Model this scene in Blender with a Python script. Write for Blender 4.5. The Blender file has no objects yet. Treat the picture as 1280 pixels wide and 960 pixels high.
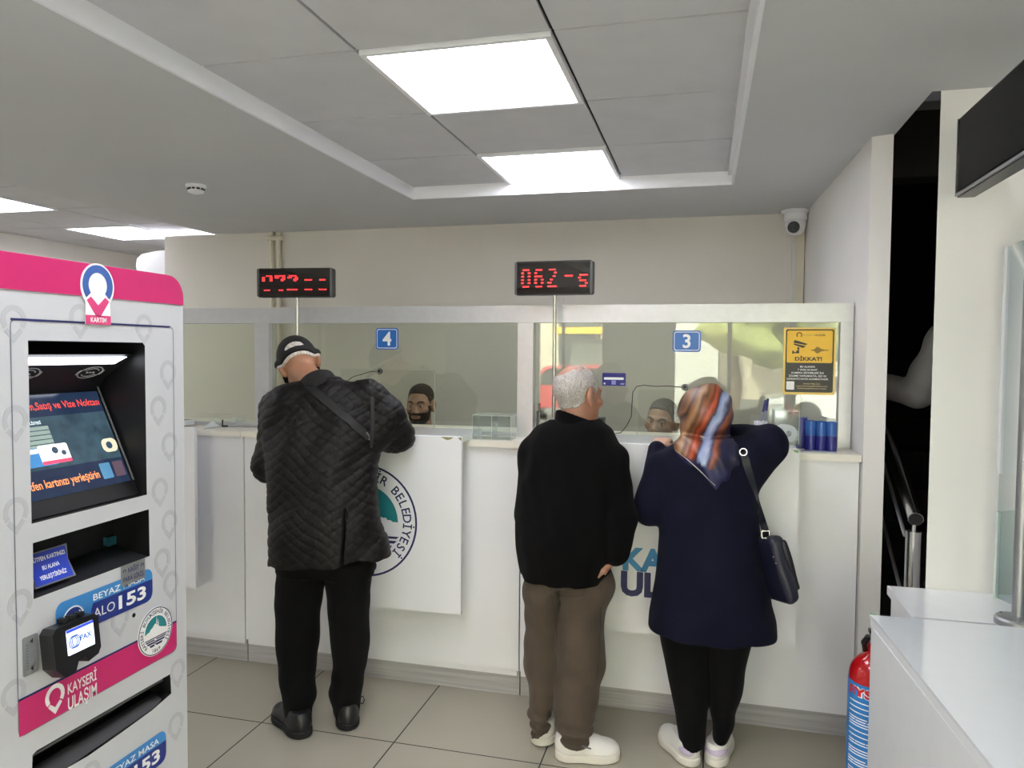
import bpy, bmesh, math, random
import numpy as np
from mathutils import Vector, Matrix

# ------------------------------------------------------------------ camera, world, light, exposure
sc = bpy.context.scene
FOCAL = 932.4                                   # pixels, frame 1280 x 960
CAMPOS = np.array([0.0, 0.0, 1.566])
YAW, PITCH, ROLL = math.radians(14.4867), math.radians(2.4457), math.radians(-0.4453)

def cam_axes():
    cy, sy = math.cos(YAW), math.sin(YAW)
    f0 = np.array([-sy, cy, 0.0]); r0 = np.array([cy, sy, 0.0]); u0 = np.array([0, 0, 1.0])
    f = f0 * math.cos(PITCH) - u0 * math.sin(PITCH)
    u = u0 * math.cos(PITCH) + f0 * math.sin(PITCH)
    r = r0 * math.cos(ROLL) - u * math.sin(ROLL)
    u2 = u * math.cos(ROLL) + r0 * math.sin(ROLL)
    return r, u2, f
CR, CU, CF = cam_axes()

cam = bpy.data.cameras.new('camera'); cam.sensor_width = 36.0; cam.lens = FOCAL / 1280 * 36.0
cam.clip_start = 0.05
cob = bpy.data.objects.new('camera', cam); sc.collection.objects.link(cob)
M = Matrix.Identity(4)
for i in range(3):
    M[i][0] = CR[i]; M[i][1] = CU[i]; M[i][2] = -CF[i]; M[i][3] = CAMPOS[i]
cob.matrix_world = M
sc.camera = cob

SKY, PANEL, SUN, EXPO = 20.0, 8.5, 20.0, 0.5
world = bpy.data.worlds.new('world'); sc.world = world; world.use_nodes = True
bgn = world.node_tree.nodes['Background']
bgn.inputs[0].default_value = (0.925, 0.93, 1.0, 1); bgn.inputs[1].default_value = SKY
sun = bpy.data.lights.new('sun', 'SUN'); sun.energy = SUN; sun.angle = 0.02; sun.color = (1, 0.95, 0.86)
sob = bpy.data.objects.new('sun', sun); sc.collection.objects.link(sob)
sob.rotation_euler = (math.radians(-42), 0, math.radians(18)); sob.location = (0, 8, 12)
def portal(x0, x1, y, z0, z1):
    l = bpy.data.lights.new('window_daylight', 'AREA'); l.shape = 'RECTANGLE'
    l.size = x1 - x0; l.size_y = z1 - z0; l.cycles.is_portal = True
    o = bpy.data.objects.new('window_daylight', l); sc.collection.objects.link(o)
    o.location = ((x0 + x1) / 2, y, (z0 + z1) / 2); o.rotation_euler = (math.radians(90), 0, 0)
sc.view_settings.view_transform = 'Standard'; sc.view_settings.look = 'None'
sc.view_settings.gamma = 1; sc.view_settings.use_curve_mapping = False
sc.view_settings.exposure = EXPO
sc.cycles.max_bounces = 10; sc.cycles.diffuse_bounces = 6; sc.cycles.transparent_max_bounces = 16
sc.cycles.sample_clamp_indirect = 6.0
sc.cycles.use_denoising = True

# ------------------------------------------------------------------ helpers
def ray(px, py):
    return CR * ((px - 640) / FOCAL) - CU * ((py - 480) / FOCAL) + CF
def at(px, py, y=None, x=None, z=None):
    d = ray(px, py)
    t = y / d[1] if y is not None else (x / d[0] if x is not None else (z - CAMPOS[2]) / d[2])
    return CAMPOS + d * t

def lin(c):
    if isinstance(c, str):
        c = tuple(int(c[i:i + 2], 16) / 255 for i in (0, 2, 4))
    return tuple(v / 12.92 if v <= 0.04045 else ((v + 0.055) / 1.055) ** 2.4 for v in c)

MATS = {}
def mat(name, col, rough=0.5, metal=0.0, spec=0.5, var=0.03, scale=18.0, bump=0.0, bscale=120.0, coat=0.0, emit=0.0, sheen=0.0):
    if name in MATS: return MATS[name]
    m = bpy.data.materials.new(name); m.use_nodes = True; nt = m.node_tree
    b = nt.nodes['Principled BSDF']; c = lin(col)
    tc = nt.nodes.new('ShaderNodeTexCoord')
    nz = nt.nodes.new('ShaderNodeTexNoise'); nz.inputs['Scale'].default_value = scale; nz.inputs['Detail'].default_value = 3
    nt.links.new(tc.outputs['Object'], nz.inputs['Vector'])
    rp = nt.nodes.new('ShaderNodeValToRGB')
    rp.color_ramp.elements[0].position = 0.3; rp.color_ramp.elements[1].position = 0.7
    rp.color_ramp.elements[0].color = tuple(max(0, v * (1 - var)) for v in c) + (1,)
    rp.color_ramp.elements[1].color = tuple(min(1, v * (1 + var)) for v in c) + (1,)
    nt.links.new(nz.outputs['Fac'], rp.inputs['Fac']); nt.links.new(rp.outputs['Color'], b.inputs['Base Color'])
    b.inputs['Roughness'].default_value = rough; b.inputs['Metallic'].default_value = metal
    b.inputs['Specular IOR Level'].default_value = spec; b.inputs['Coat Weight'].default_value = coat
    if sheen: b.inputs['Sheen Weight'].default_value = sheen
    if emit:
        b.inputs['Emission Color'].default_value = c + (1,); b.inputs['Emission Strength'].default_value = emit
    if bump:
        n2 = nt.nodes.new('ShaderNodeTexNoise'); n2.inputs['Scale'].default_value = bscale; n2.inputs['Detail'].default_value = 4
        nt.links.new(tc.outputs['Object'], n2.inputs['Vector'])
        bp = nt.nodes.new('ShaderNodeBump'); bp.inputs['Strength'].default_value = bump; bp.inputs['Distance'].default_value = 0.004
        nt.links.new(n2.outputs['Fac'], bp.inputs['Height']); nt.links.new(bp.outputs['Normal'], b.inputs['Normal'])
    MATS[name] = m
    return m

def node(nt, kind, **kw):
    n = nt.nodes.new(kind)
    for k, v in kw.items():
        if k.startswith('i_'): n.inputs[k[2:].replace('_', ' ')].default_value = v
        else: setattr(n, k, v)
    return n

def glassmat(name, tint, rough=0.0, ior=1.5, gl=1.0):
    if name in MATS: return MATS[name]
    m = bpy.data.materials.new(name); m.use_nodes = True; nt = m.node_tree
    nt.nodes.remove(nt.nodes['Principled BSDF']); out = nt.nodes['Material Output']
    tr = node(nt, 'ShaderNodeBsdfTransparent'); tr.inputs[0].default_value = lin(tint) + (1,)
    g = node(nt, 'ShaderNodeBsdfGlossy'); g.inputs['Roughness'].default_value = rough
    g.inputs[0].default_value = (gl, gl, gl, 1)
    fr = node(nt, 'ShaderNodeFresnel'); ge = node(nt, 'ShaderNodeNewGeometry')   # same reflectance on both faces of the sheet
    mr = node(nt, 'ShaderNodeMapRange'); mr.inputs[3].default_value = ior; mr.inputs[4].default_value = 1 / ior
    nt.links.new(ge.outputs['Backfacing'], mr.inputs[0]); nt.links.new(mr.outputs[0], fr.inputs[0])
    mx = node(nt, 'ShaderNodeMixShader')
    nt.links.new(fr.outputs[0], mx.inputs[0]); nt.links.new(tr.outputs[0], mx.inputs[1]); nt.links.new(g.outputs[0], mx.inputs[2])
    nt.links.new(mx.outputs[0], out.inputs[0])
    MATS[name] = m
    return m

def emitmat(name, col, strength):
    if name in MATS: return MATS[name]
    m = bpy.data.materials.new(name); m.use_nodes = True; nt = m.node_tree
    b = nt.nodes['Principled BSDF']; b.inputs['Base Color'].default_value = lin(col) + (1,)
    b.inputs['Emission Color'].default_value = lin(col) + (1,); b.inputs['Emission Strength'].default_value = strength
    b.inputs['Roughness'].default_value = 0.6
    MATS[name] = m
    return m

ROOT = {}          # object name -> world origin of its thing
def tag(o, label, cat, group=None, kind=None):
    if label: o['label'] = label
    if cat: o['category'] = cat
    if group: o['group'] = group
    if kind: o['kind'] = kind
    return o
def thing(name, label, cat, loc, group=None):
    o = bpy.data.objects.new(name, None); sc.collection.objects.link(o); o.empty_display_size = 0.1
    o.location = loc; ROOT[o.name] = np.array(loc, float)
    return tag(o, label, cat, group)

def place(o, me_coords_fn, parent):
    pass

def link_mesh(name, me, parent=None, label=None):
    """link mesh with world-space vertices; moves its origin to the thing's base"""
    o = bpy.data.objects.new(name, me); sc.collection.objects.link(o)
    n = len(me.vertices); co = np.empty(n * 3, np.float32); me.vertices.foreach_get('co', co); co = co.reshape(-1, 3)
    if parent is not None:
        org = ROOT[parent.name]; o.parent = parent
    else:
        lo, hi = co.min(0), co.max(0); org = np.array([(lo[0] + hi[0]) / 2, (lo[1] + hi[1]) / 2, lo[2]])
        o.location = org
    ROOT[o.name] = np.array(org, float)
    co = co - org.astype(np.float32); me.vertices.foreach_set('co', co.ravel()); me.update()
    if label: o['label'] = label
    return o

GLYPH = {}
def glyphs(body, bold):
    key = (body, bold)
    if key in GLYPH: return GLYPH[key]
    c = bpy.data.curves.new('lettering', 'FONT'); c.body = body; c.size = 1.0; c.offset = bold; c.resolution_u = 3
    o = bpy.data.objects.new('lettering', c); sc.collection.objects.link(o)
    dg = bpy.context.evaluated_depsgraph_get(); dg.update()
    me = bpy.data.meshes.new_from_object(o.evaluated_get(dg))
    bpy.data.objects.remove(o); bpy.data.curves.remove(c)
    co = np.array([v.co[:2] for v in me.vertices]) if len(me.vertices) else np.zeros((0, 2))
    fs = [tuple(p.vertices) for p in me.polygons]
    bpy.data.meshes.remove(me)
    GLYPH[key] = (co, fs)
    return GLYPH[key]
CAPH = None
def caph():
    global CAPH
    if CAPH is None:
        co, _ = glyphs('H', 0.0); CAPH = co[:, 1].max() - co[:, 1].min()
    return CAPH

class PF:
    """a plane: origin, right vector U, up vector V; normal N = U x V looks at the reader"""
    def __init__(s, o, U, V):
        s.o = np.array(o, float); s.U = np.array(U, float); s.U /= np.linalg.norm(s.U)
        V = np.array(V, float); V = V - s.U * (V @ s.U); s.V = V / np.linalg.norm(V); s.N = np.cross(s.U, s.V)
    def p(s, u, v, h=0.0): return s.o + s.U * u + s.V * v + s.N * h

def rrect(u0, v0, u1, v1, r, n=5):
    pts = []
    for cx, cy, a0 in ((u1 - r, v1 - r, 0), (u0 + r, v1 - r, 90), (u0 + r, v0 + r, 180), (u1 - r, v0 + r, 270)):
        for i in range(n + 1):
            a = math.radians(a0 + 90 * i / n); pts.append((cx + r * math.cos(a), cy + r * math.sin(a)))
    return pts
def circ(u, v, r, n=32, ry=None):
    ry = ry or r
    return [(u + r * math.cos(2 * math.pi * i / n), v + ry * math.sin(2 * math.pi * i / n)) for i in range(n)]

class MB:
    def __init__(s): s.bm = bmesh.new(); s.mats = []
    def mi(s, m):
        if m not in s.mats: s.mats.append(m)
        return s.mats.index(m)
    def faces(s, vs, fs, m):
        i = s.mi(m); bv = [s.bm.verts.new(tuple(v)) for v in vs]
        for f in fs:
            try:
                fc = s.bm.faces.new([bv[k] for k in f]); fc.material_index = i
            except ValueError: pass
        return s
    def box(s, x0, x1, y0, y1, z0, z1, m):
        vs = [(x, y, z) for z in (z0, z1) for y in (y0, y1) for x in (x0, x1)]
        return s.faces(vs, [(0, 2, 3, 1), (4, 5, 7, 6), (0, 1, 5, 4), (2, 6, 7, 3), (0, 4, 6, 2), (1, 3, 7, 5)], m)
    def prism(s, pts, vec, m):
        n = len(pts); P = [np.array(p, float) for p in pts]; v = np.array(vec, float)
        return s.faces(P + [p + v for p in P], [tuple(range(n - 1, -1, -1)), tuple(range(n, 2 * n))] +
                       [(i, (i + 1) % n, n + (i + 1) % n, n + i) for i in range(n)], m)
    def poly(s, pf, pts, h0, h1, m):
        return s.prism([pf.p(u, v, h0) for u, v in pts], pf.N * (h1 - h0), m)
    def ring(s, pf, u, v, r0, r1, h0, h1, m, a0=0, a1=360, n=40, sy=1.0):
        full = abs(a1 - a0) >= 360; k = n if full else n + 1
        vs = []
        for h in (h0, h1):
            for r in (r0, r1):
                for i in range(k):
                    a = math.radians(a0 + (a1 - a0) * i / n)
                    vs.append(pf.p(u + r * math.cos(a), v + r * sy * math.sin(a), h))
        fs = []
        for i in range(n):
            j = (i + 1) % k
            fs += [(2 * k + i, 2 * k + j, 3 * k + j, 3 * k + i), (i, k + i, k + j, j),
                   (k + i, 3 * k + i, 3 * k + j, k + j), (i, j, 2 * k + j, 2 * k + i)]
        return s.faces(vs, fs, m)
    def text(s, body, pf, u, v, h, m, width=None, align='C', hoff=0.0, bold=0.0, rot=0.0):
        co, fs = glyphs(body, bold)
        if not len(co): return s
        sc_ = h / caph(); x0, x1 = co[:, 0].min(), co[:, 0].max(); w = (x1 - x0) * sc_
        sx = sc_ * (width / w if width else 1.0)
        off = {'C': (x0 + x1) / 2, 'L': x0, 'R': x1}[align]
        cr, sr = math.cos(rot), math.sin(rot); vs = []
        for a, b in co:
            a = (a - off) * sx; b = b * sc_
            vs.append(pf.p(u + a * cr - b * sr, v + a * sr + b * cr, hoff))
        return s.faces(vs, fs, m)
    def tube(s, pts, r, m, seg=10, cap=True, flat=1.0):
        P = [np.array(p, float) for p in pts]; n = len(P)
        R = r if isinstance(r, (list, tuple)) else [r] * n
        T = [P[min(i + 1, n - 1)] - P[max(i - 1, 0)] for i in range(n)]
        up = np.array([0, 0, 1.0]) if abs(T[0][2]) < 0.9 * np.linalg.norm(T[0]) else np.array([1.0, 0, 0])
        vs = []
        for i in range(n):
            t = T[i] / np.linalg.norm(T[i]); up = up - t * (up @ t); up /= np.linalg.norm(up); w = np.cross(t, up)
            for k in range(seg):
                a = 2 * math.pi * k / seg
                vs.append(P[i] + R[i] * (math.cos(a) * up + flat * math.sin(a) * w))
        fs = [(i * seg + k, i * seg + (k + 1) % seg, (i + 1) * seg + (k + 1) % seg, (i + 1) * seg + k) for i in range(n - 1) for k in range(seg)]
        if cap: fs += [tuple(range(seg - 1, -1, -1)), tuple(range((n - 1) * seg, n * seg))]
        return s.faces(vs, fs, m)
    def lathe(s, prof, o, m, seg=28, ax=None):
        o = np.array(o, float)
        if ax is None: X, Y, Z = np.eye(3)
        else:
            Z = np.array(ax, float); Z /= np.linalg.norm(Z)
            X = np.cross(Z, [0, 0, 1.0]) if abs(Z[2]) < .9 else np.cross(Z, [0, 1.0, 0]); X /= np.linalg.norm(X); Y = np.cross(Z, X)
        vs = []
        for r, z in prof:
            for k in range(seg):
                a = 2 * math.pi * k / seg; vs.append(o + X * r * math.cos(a) + Y * r * math.sin(a) + Z * z)
        n = len(prof)
        fs = [(i * seg + k, i * seg + (k + 1) % seg, (i + 1) * seg + (k + 1) % seg, (i + 1) * seg + k) for i in range(n - 1) for k in range(seg)]
        if prof[0][0] > 1e-5: fs.append(tuple(range(seg - 1, -1, -1)))
        if prof[-1][0] > 1e-5: fs.append(tuple(range((n - 1) * seg, n * seg)))
        return s.faces(vs, fs, m)
    def build(s, name, parent=None, label=None, bevel=0.0, bseg=2, smooth=38, weld=False):
        if weld: bmesh.ops.remove_doubles(s.bm, verts=s.bm.verts[:], dist=1e-5)
        if bevel:
            es = [e for e in s.bm.edges if len(e.link_faces) == 2 and e.calc_face_angle(0) > 0.5]
            bmesh.ops.bevel(s.bm, geom=es, offset=bevel, segments=bseg, affect='EDGES', profile=0.6, clamp_overlap=True)
        bmesh.ops.recalc_face_normals(s.bm, faces=s.bm.faces[:])
        me = bpy.data.meshes.new(name); s.bm.to_mesh(me); s.bm.free()
        for m in s.mats: me.materials.append(m)
        me.polygons.foreach_set('use_smooth', [True] * len(me.polygons))
        me.set_sharp_from_angle(angle=math.radians(smooth))
        return link_mesh(name, me, parent, label)

def cutout(o, cutters):
    """subtract solid shapes (MBs) from object o"""
    for c in cutters:
        bmesh.ops.recalc_face_normals(c.bm, faces=c.bm.faces[:])
        me = bpy.data.meshes.new('cut'); c.bm.to_mesh(me); c.bm.free()
        for m in (c.mats if c.mats else o.data.materials): me.materials.append(m)
        co = bpy.data.objects.new('cut', me); sc.collection.objects.link(co)
        par = o.parent; loc = ROOT[o.name]
        co.location = tuple(-loc + (np.array(o.location) if par is None else 0)); co.location = tuple(-np.array(loc))
        # work in o's local space
        tmp = bpy.data.objects.new('tmp', o.data); sc.collection.objects.link(tmp)
        md = tmp.modifiers.new('b', 'BOOLEAN'); md.object = co; md.operation = 'DIFFERENCE'; md.solver = 'EXACT'
        md.material_mode = 'TRANSFER'
        dg = bpy.context.evaluated_depsgraph_get(); dg.update()
        nm = bpy.data.meshes.new_from_object(tmp.evaluated_get(dg))
        bpy.data.objects.remove(tmp); bpy.data.objects.remove(co)
        old = o.data; nm.name = old.name; o.data = nm
    o.data.set_sharp_from_angle(angle=math.radians(38))
    return o

def copy_tree(src, dloc, label=None, group=None):
    r = src.copy(); sc.collection.objects.link(r); r.location = Vector(src.location) + Vector(dloc)
    ROOT[r.name] = ROOT[src.name] + np.array(dloc, float)
    if label: r['label'] = label
    if group: r['group'] = group
    for ch in list(src.children):
        c = ch.copy(); sc.collection.objects.link(c); c.parent = r
        for g in ch.children:
            d = g.copy(); sc.collection.objects.link(d); d.parent = c
    return r
def struct(mb, name, **kw):
    o = mb.build(name, **kw); o['kind'] = 'structure'; return o

# ------------------------------------------------------------------ materials
M_wall = mat('cream_wall_paint', 'd3cfc8', 0.7, bump=0.15, bscale=60, var=0.02, scale=2.5)
M_wallr = mat('beige_wall_paint', 'e7e6e4', 0.7, bump=0.15, bscale=60, var=0.02, scale=2.5)
M_ceil = mat('white_ceiling_paint', 'c6c7ca', 0.8, bump=0.06, bscale=40, var=0.015, scale=3)
M_tile = mat('ceiling_tile', 'cbcbcf', 0.85, bump=0.2, bscale=300, var=0.03, scale=6)
M_gap = mat('dark_gap', '151515', 0.9)
M_white = mat('white_laminate', 'e9eaef', 0.36, var=0.015, scale=4)
M_cream = mat('cream_edge_band', 'e6e2d8', 0.4, var=0.02)
M_alu = mat('brushed_aluminium', 'c4c5c9', 0.38, metal=0.55, var=0.03, scale=30)
M_steel = mat('stainless_steel', 'c8c8c8', 0.22, metal=1.0)
M_steeld = mat('dull_steel', '9c9da0', 0.4, metal=0.7)
M_black = mat('black_plastic', '141416', 0.35)
M_blackm = mat('matt_black', '101011', 0.7)
M_gloss = mat('black_gloss', '050506', 0.05, spec=0.6, coat=0.5)
M_glass = glassmat('window_glass', 'f2f5ee', 0.0, 1.62)
M_acr = glassmat('clear_acrylic', 'f6f8f8', 0.02, 1.4)
M_dark = mat('stairwell_painted_shade', '1b1a1a', 0.9)  # dark grey carries the shade of the unlit stairwell, painted into its walls
M_navy = mat('navy_ink', '1c2057', 0.5)
M_wht = mat('white_ink', 'f2f2f2', 0.5)
M_pink = mat('magenta_vinyl', 'c42a6b', 0.3, var=0.02)
M_teal = mat('teal_ink', '1f7d86', 0.5)
M_lblue = mat('light_blue_ink', '3b84c6', 0.4)

# floor: large glazed tiles on a 0.6 m grid
def floor_mat():
    m = bpy.data.materials.new('glazed_floor_tiles'); m.use_nodes = True; nt = m.node_tree; b = nt.nodes['Principled BSDF']
    tc = node(nt, 'ShaderNodeTexCoord'); sx = node(nt, 'ShaderNodeSeparateXYZ'); nt.links.new(tc.outputs['Object'], sx.inputs[0])
    def line(sock, off):
        a = node(nt, 'ShaderNodeMath', operation='ADD'); a.inputs[1].default_value = off; nt.links.new(sock, a.inputs[0])
        d = node(nt, 'ShaderNodeMath', operation='PINGPONG'); d.inputs[1].default_value = 0.3; nt.links.new(a.outputs[0], d.inputs[0])
        c = node(nt, 'ShaderNodeMath', operation='LESS_THAN'); c.inputs[1].default_value = 0.0028; nt.links.new(d.outputs[0], c.inputs[0])
        return c.outputs[0]
    l1 = line(sx.outputs[0], FLOORX); l2 = line(sx.outputs[1], FLOORY)
    mx = node(nt, 'ShaderNodeMath', operation='MAXIMUM'); nt.links.new(l1, mx.inputs[0]); nt.links.new(l2, mx.inputs[1])
    nz = node(nt, 'ShaderNodeTexNoise'); nz.inputs['Scale'].default_value = 3.0; nz.inputs['Detail'].default_value = 6
    nt.links.new(tc.outputs['Object'], nz.inputs['Vector'])
    rp = node(nt, 'ShaderNodeValToRGB'); rp.color_ramp.elements[0].color = lin('a5a092') + (1,); rp.color_ramp.elements[1].color = lin('afaa9c') + (1,)
    nt.links.new(nz.outputs['Fac'], rp.inputs[0])
    mc = node(nt, 'ShaderNodeMixRGB'); nt.links.new(mx.outputs[0], mc.inputs[0]); nt.links.new(rp.outputs[0], mc.inputs[1]); mc.inputs[2].default_value = lin('26221d') + (1,)
    nt.links.new(mc.outputs[0], b.inputs['Base Color'])
    mr = node(nt, 'ShaderNodeMath', operation='MULTIPLY_ADD'); nt.links.new(mx.outputs[0], mr.inputs[0]); mr.inputs[1].default_value = 0.5; mr.inputs[2].default_value = 0.2
    nt.links.new(mr.outputs[0], b.inputs['Roughness'])
    return m
def wood_mat(name, c1, c2):
    m = bpy.data.materials.new(name); m.use_nodes = True; nt = m.node_tree; b = nt.nodes['Principled BSDF']
    tc = node(nt, 'ShaderNodeTexCoord'); mp = node(nt, 'ShaderNodeMapping'); mp.inputs['Scale'].default_value = (1.2, 1, 42)
    nt.links.new(tc.outputs['Object'], mp.inputs[0])
    nz = node(nt, 'ShaderNodeTexNoise'); nz.inputs['Scale'].default_value = 2.2; nz.inputs['Detail'].default_value = 8; nt.links.new(mp.outputs[0], nz.inputs['Vector'])
    rp = node(nt, 'ShaderNodeValToRGB'); rp.color_ramp.elements[0].position = .3; rp.color_ramp.elements[1].position = .7
    rp.color_ramp.elements[0].color = lin(c1) + (1,); rp.color_ramp.elements[1].color = lin(c2) + (1,)
    nt.links.new(nz.outputs['Fac'], rp.inputs[0]); nt.links.new(rp.outputs[0], b.inputs['Base Color']); b.inputs['Roughness'].default_value = .55
    return m
M_toe = wood_mat('grey_wood_plinth', '969596', 'b2b0b1')

# ------------------------------------------------------------------ the room
SOF, TIL = 2.412, 2.475                       # soffit and tile heights
X0, X1, Y0, Y1 = -5.36, 2.3, -3.0, 6.3
YB = 4.8                                      # back wall of the cashiers' office
o_fl = MB()
FLC = ((X0 + X1) / 2, (Y0 + Y1) / 2)
FLOORX, FLOORY = 0.579 + FLC[0] + 60, -2.717 + FLC[1] + 60
M_floor = floor_mat()
o_fl.box(X0 - .1, X1 + .1, Y0 - .1, Y1 + .1, -0.1, 0, M_floor); struct(o_fl, 'floor')

c = MB()
RX0, RX1, RY0, RY1 = -1.592, 0.124, -2.4, 3.915      # main ceiling recess
LX0, LX1, LY0, LY1 = X0, -3.5, -1.2, 6.3             # left ceiling recess
th = 0.25
for a in ((LX1, RX0, Y0, Y1), (RX0, RX1, Y0, RY0), (RX0, RX1, RY1, Y1), (RX1, 0.69, Y0, Y1), (0.69, X1 + .1, Y0, 2.69), (X0 - .1, LX1, Y0, LY0)):
    c.box(a[0], a[1], a[2] - (.1 if a[2] == Y0 else 0), a[3] + (.1 if a[3] == Y1 else 0), SOF, SOF + th, M_ceil)
struct(c, 'ceiling')

def tiles(x0, x1, y0, y1, xs, ys, name, skip=()):
    t = MB(); t.box(x0, x1, y0, y1, TIL + .01, TIL + .06, M_gap); g = 0.0055
    for i in range(len(xs) - 1):
        for j in range(len(ys) - 1):
            if (i, j) in skip: continue
            a, b = max(xs[i], x0) + g, min(xs[i + 1], x1) - g; cc, d = max(ys[j], y0) + g, min(ys[j + 1], y1) - g
            if b - a > .02 and d - cc > .02: t.box(a, b, cc, d, TIL, TIL + .012, M_tile)
    return struct(t, name)
P = 0.606
xs = [-1.04 - P, -1.04, -0.436, 0.17]; ys = [3.927 - P * k for k in range(11)][::-1]
LIT = [(1, 9), (1, 7), (1, 5), (1, 3), (1, 1)]
tiles(RX0, RX1, RY0, RY1, xs, ys, 'ceiling_tiles', LIT)
lxs = [-4.08 - P * 3, -4.08 - P * 2, -4.08 - P, -4.08, -3.474]; lys = [4.0 + P * k for k in range(-9, 5)]
LLIT = [(2, 8), (2, 10), (2, 6), (2, 4)]
tiles(LX0, LX1, LY0, LY1, lxs, lys, 'ceiling_tiles', LLIT)
tr = MB()
tr.box(RX1 - .012, RX1, RY0, RY1, SOF - .004, TIL + .01, M_white); tr.box(RX0, RX0 + .012, RY0, RY1, SOF - .004, TIL + .01, M_white)
tr.box(RX0, RX1, RY1 - .012, RY1, SOF - .004, TIL + .01, M_white); tr.box(RX1 - .03, RX1 - .012, RY0, RY1, TIL - .02, TIL + .01, M_white)
struct(tr, 'trim_1')

M_led = emitmat('led_diffuser', 'f8f7ff', PANEL)
def ceiling_light(x0, x1, y0, y1, label, group):
    t = thing('ceiling_light', label, 'ceiling light', ((x0 + x1) / 2, (y0 + y1) / 2, TIL), group)
    f = MB(); b = .018
    for a in ((x0, x1, y0, y0 + b), (x0, x1, y1 - b, y1), (x0, x0 + b, y0 + b, y1 - b), (x1 - b, x1, y0 + b, y1 - b)):
        f.box(*a, TIL - .012, TIL + .012, M_white)
    f.build('light_frame', t)
    d = MB(); d.box(x0 + b, x1 - b, y0 + b, y1 - b, TIL - .006, TIL + .004, M_led); d.build('diffuser', t)
labs = ['square white LED ceiling panel nearest the counter windows', 'square white LED ceiling panel second from the counter windows', None, None, None]
for (i, j), lb in zip(LIT, labs):
    ceiling_light(xs[i] + .005, xs[i + 1] - .005, ys[j] + .005, ys[j + 1] - .005, lb or 'square white LED ceiling panel in the recess behind the camera', 'recessed LED ceiling panels')
labs = ['square white LED ceiling panel at the left edge of the picture', 'square white LED ceiling panel above the wall air conditioner', None, None]
for (i, j), lb in zip(LLIT, labs):
    ceiling_light(lxs[i] + .005, lxs[i + 1] - .005, lys[j] + .005, lys[j + 1] - .005, lb or 'square white LED ceiling panel in the left aisle, out of the picture', 'recessed LED ceiling panels')

w = MB(); w.box(-3.94, 0.56, YB, YB + .15, 0, SOF, M_wall); struct(w, 'wall_back')
w = MB(); w.box(X0, -3.94, Y1, Y1 + .1, 0, TIL + .1, M_wall); w.box(-3.94, -3.79, YB + .15, Y1 + .1, 0, SOF, M_wall); struct(w, 'wall_aisle')
w = MB(); w.box(X0 - .1, X0, Y0 - .1, Y1 + .1, 0, TIL + .1, M_wall); struct(w, 'wall_left')
# short wall at the right end of the counter: its face runs from the back wall to the stair opening
w = MB(); w.prism([(0.612, 3.19, 0), (0.684, 3.165, 0), (0.684, 5.2, 0), (0.556, 5.2, 0), (0.566, YB, 0)], (0, 0, SOF), M_wallr); struct(w, 'wall_counter_end')
# broad column between stairs and desk, and the wall that carries on to the right
CY = 2.69
w = MB(); w.prism([(0.716, CY, 0), (0.920, CY, 0), (0.920, CY + .3, 0), (0.82, CY + .3, 0)], (0, 0, SOF + .02), M_wallr); struct(w, 'wall_column', bevel=.003)
w = MB(); w.box(0.91, X1 + .1, CY + .07, CY + .2, 0, SOF + .02, M_wallr); struct(w, 'wall_right_back')
w = MB(); w.box(X1, X1 + .1, Y0, CY + .1, 0, SOF + .02, M_wallr); struct(w, 'wall_right')
# stairwell behind the column; its unlit gloom is put into the dark colours
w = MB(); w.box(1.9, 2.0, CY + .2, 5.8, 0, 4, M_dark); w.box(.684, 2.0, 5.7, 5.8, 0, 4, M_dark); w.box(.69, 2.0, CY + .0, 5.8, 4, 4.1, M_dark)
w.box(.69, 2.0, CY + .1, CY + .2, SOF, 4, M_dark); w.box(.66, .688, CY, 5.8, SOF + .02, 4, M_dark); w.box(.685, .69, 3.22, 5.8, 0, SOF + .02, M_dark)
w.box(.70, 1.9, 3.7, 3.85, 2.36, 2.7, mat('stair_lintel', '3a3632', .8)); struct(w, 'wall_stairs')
st = MB(); 
for k in range(9): st.box(.70, 1.88, 3.25 + .28 * k, 5.7, .17 * k, .17 * (k + 1), mat('stair_stone', '3a3836', .6))
struct(st, 'stairs')
# street front behind the camera: wall piers and two big shop windows
w = MB(); WIN = [(-2.2, -1.3), (-0.4, 1.0), (1.08, 2.24)]
px_ = X0 - .1
for a, b in WIN:
    w.box(px_, a, Y0 - .15, Y0, 0, TIL + .1, M_wallr); w.box(a, b, Y0 - .15, Y0, 2.32, TIL + .1, M_wallr); w.box(a, b, Y0 - .15, Y0, -.05, .1, M_wallr); px_ = b
w.box(px_, X1 + .1, Y0 - .15, Y0, 0, TIL + .1, M_wallr); struct(w, 'wall_front')
for k, (a, b) in enumerate(WIN):
    portal(a, b, Y0 + .02, .1, 2.32)
    f = MB(); n = 2 if b - a > 1 else 1
    for q in range(n + 1):
        x = a + (b - a) * q / n; f.box(max(a, x - .025), min(b, x + .025), Y0 - .1, Y0 - .04, .1, 2.32, M_alu)
    f.box(a, b, Y0 - .1, Y0 - .04, .1, .16, M_alu); f.box(a, b, Y0 - .1, Y0 - .04, 2.26, 2.32, M_alu); f.box(a, b, Y0 - .1, Y0 - .04, 1.98, 2.02, M_alu)
    o = struct(f, 'window_%d' % (k + 1))
    g = MB(); g.box(a + .02, b - .02, Y0 - .075, Y0 - .07, .15, 2.27, M_glass); g.build('window_pane', o)
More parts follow.
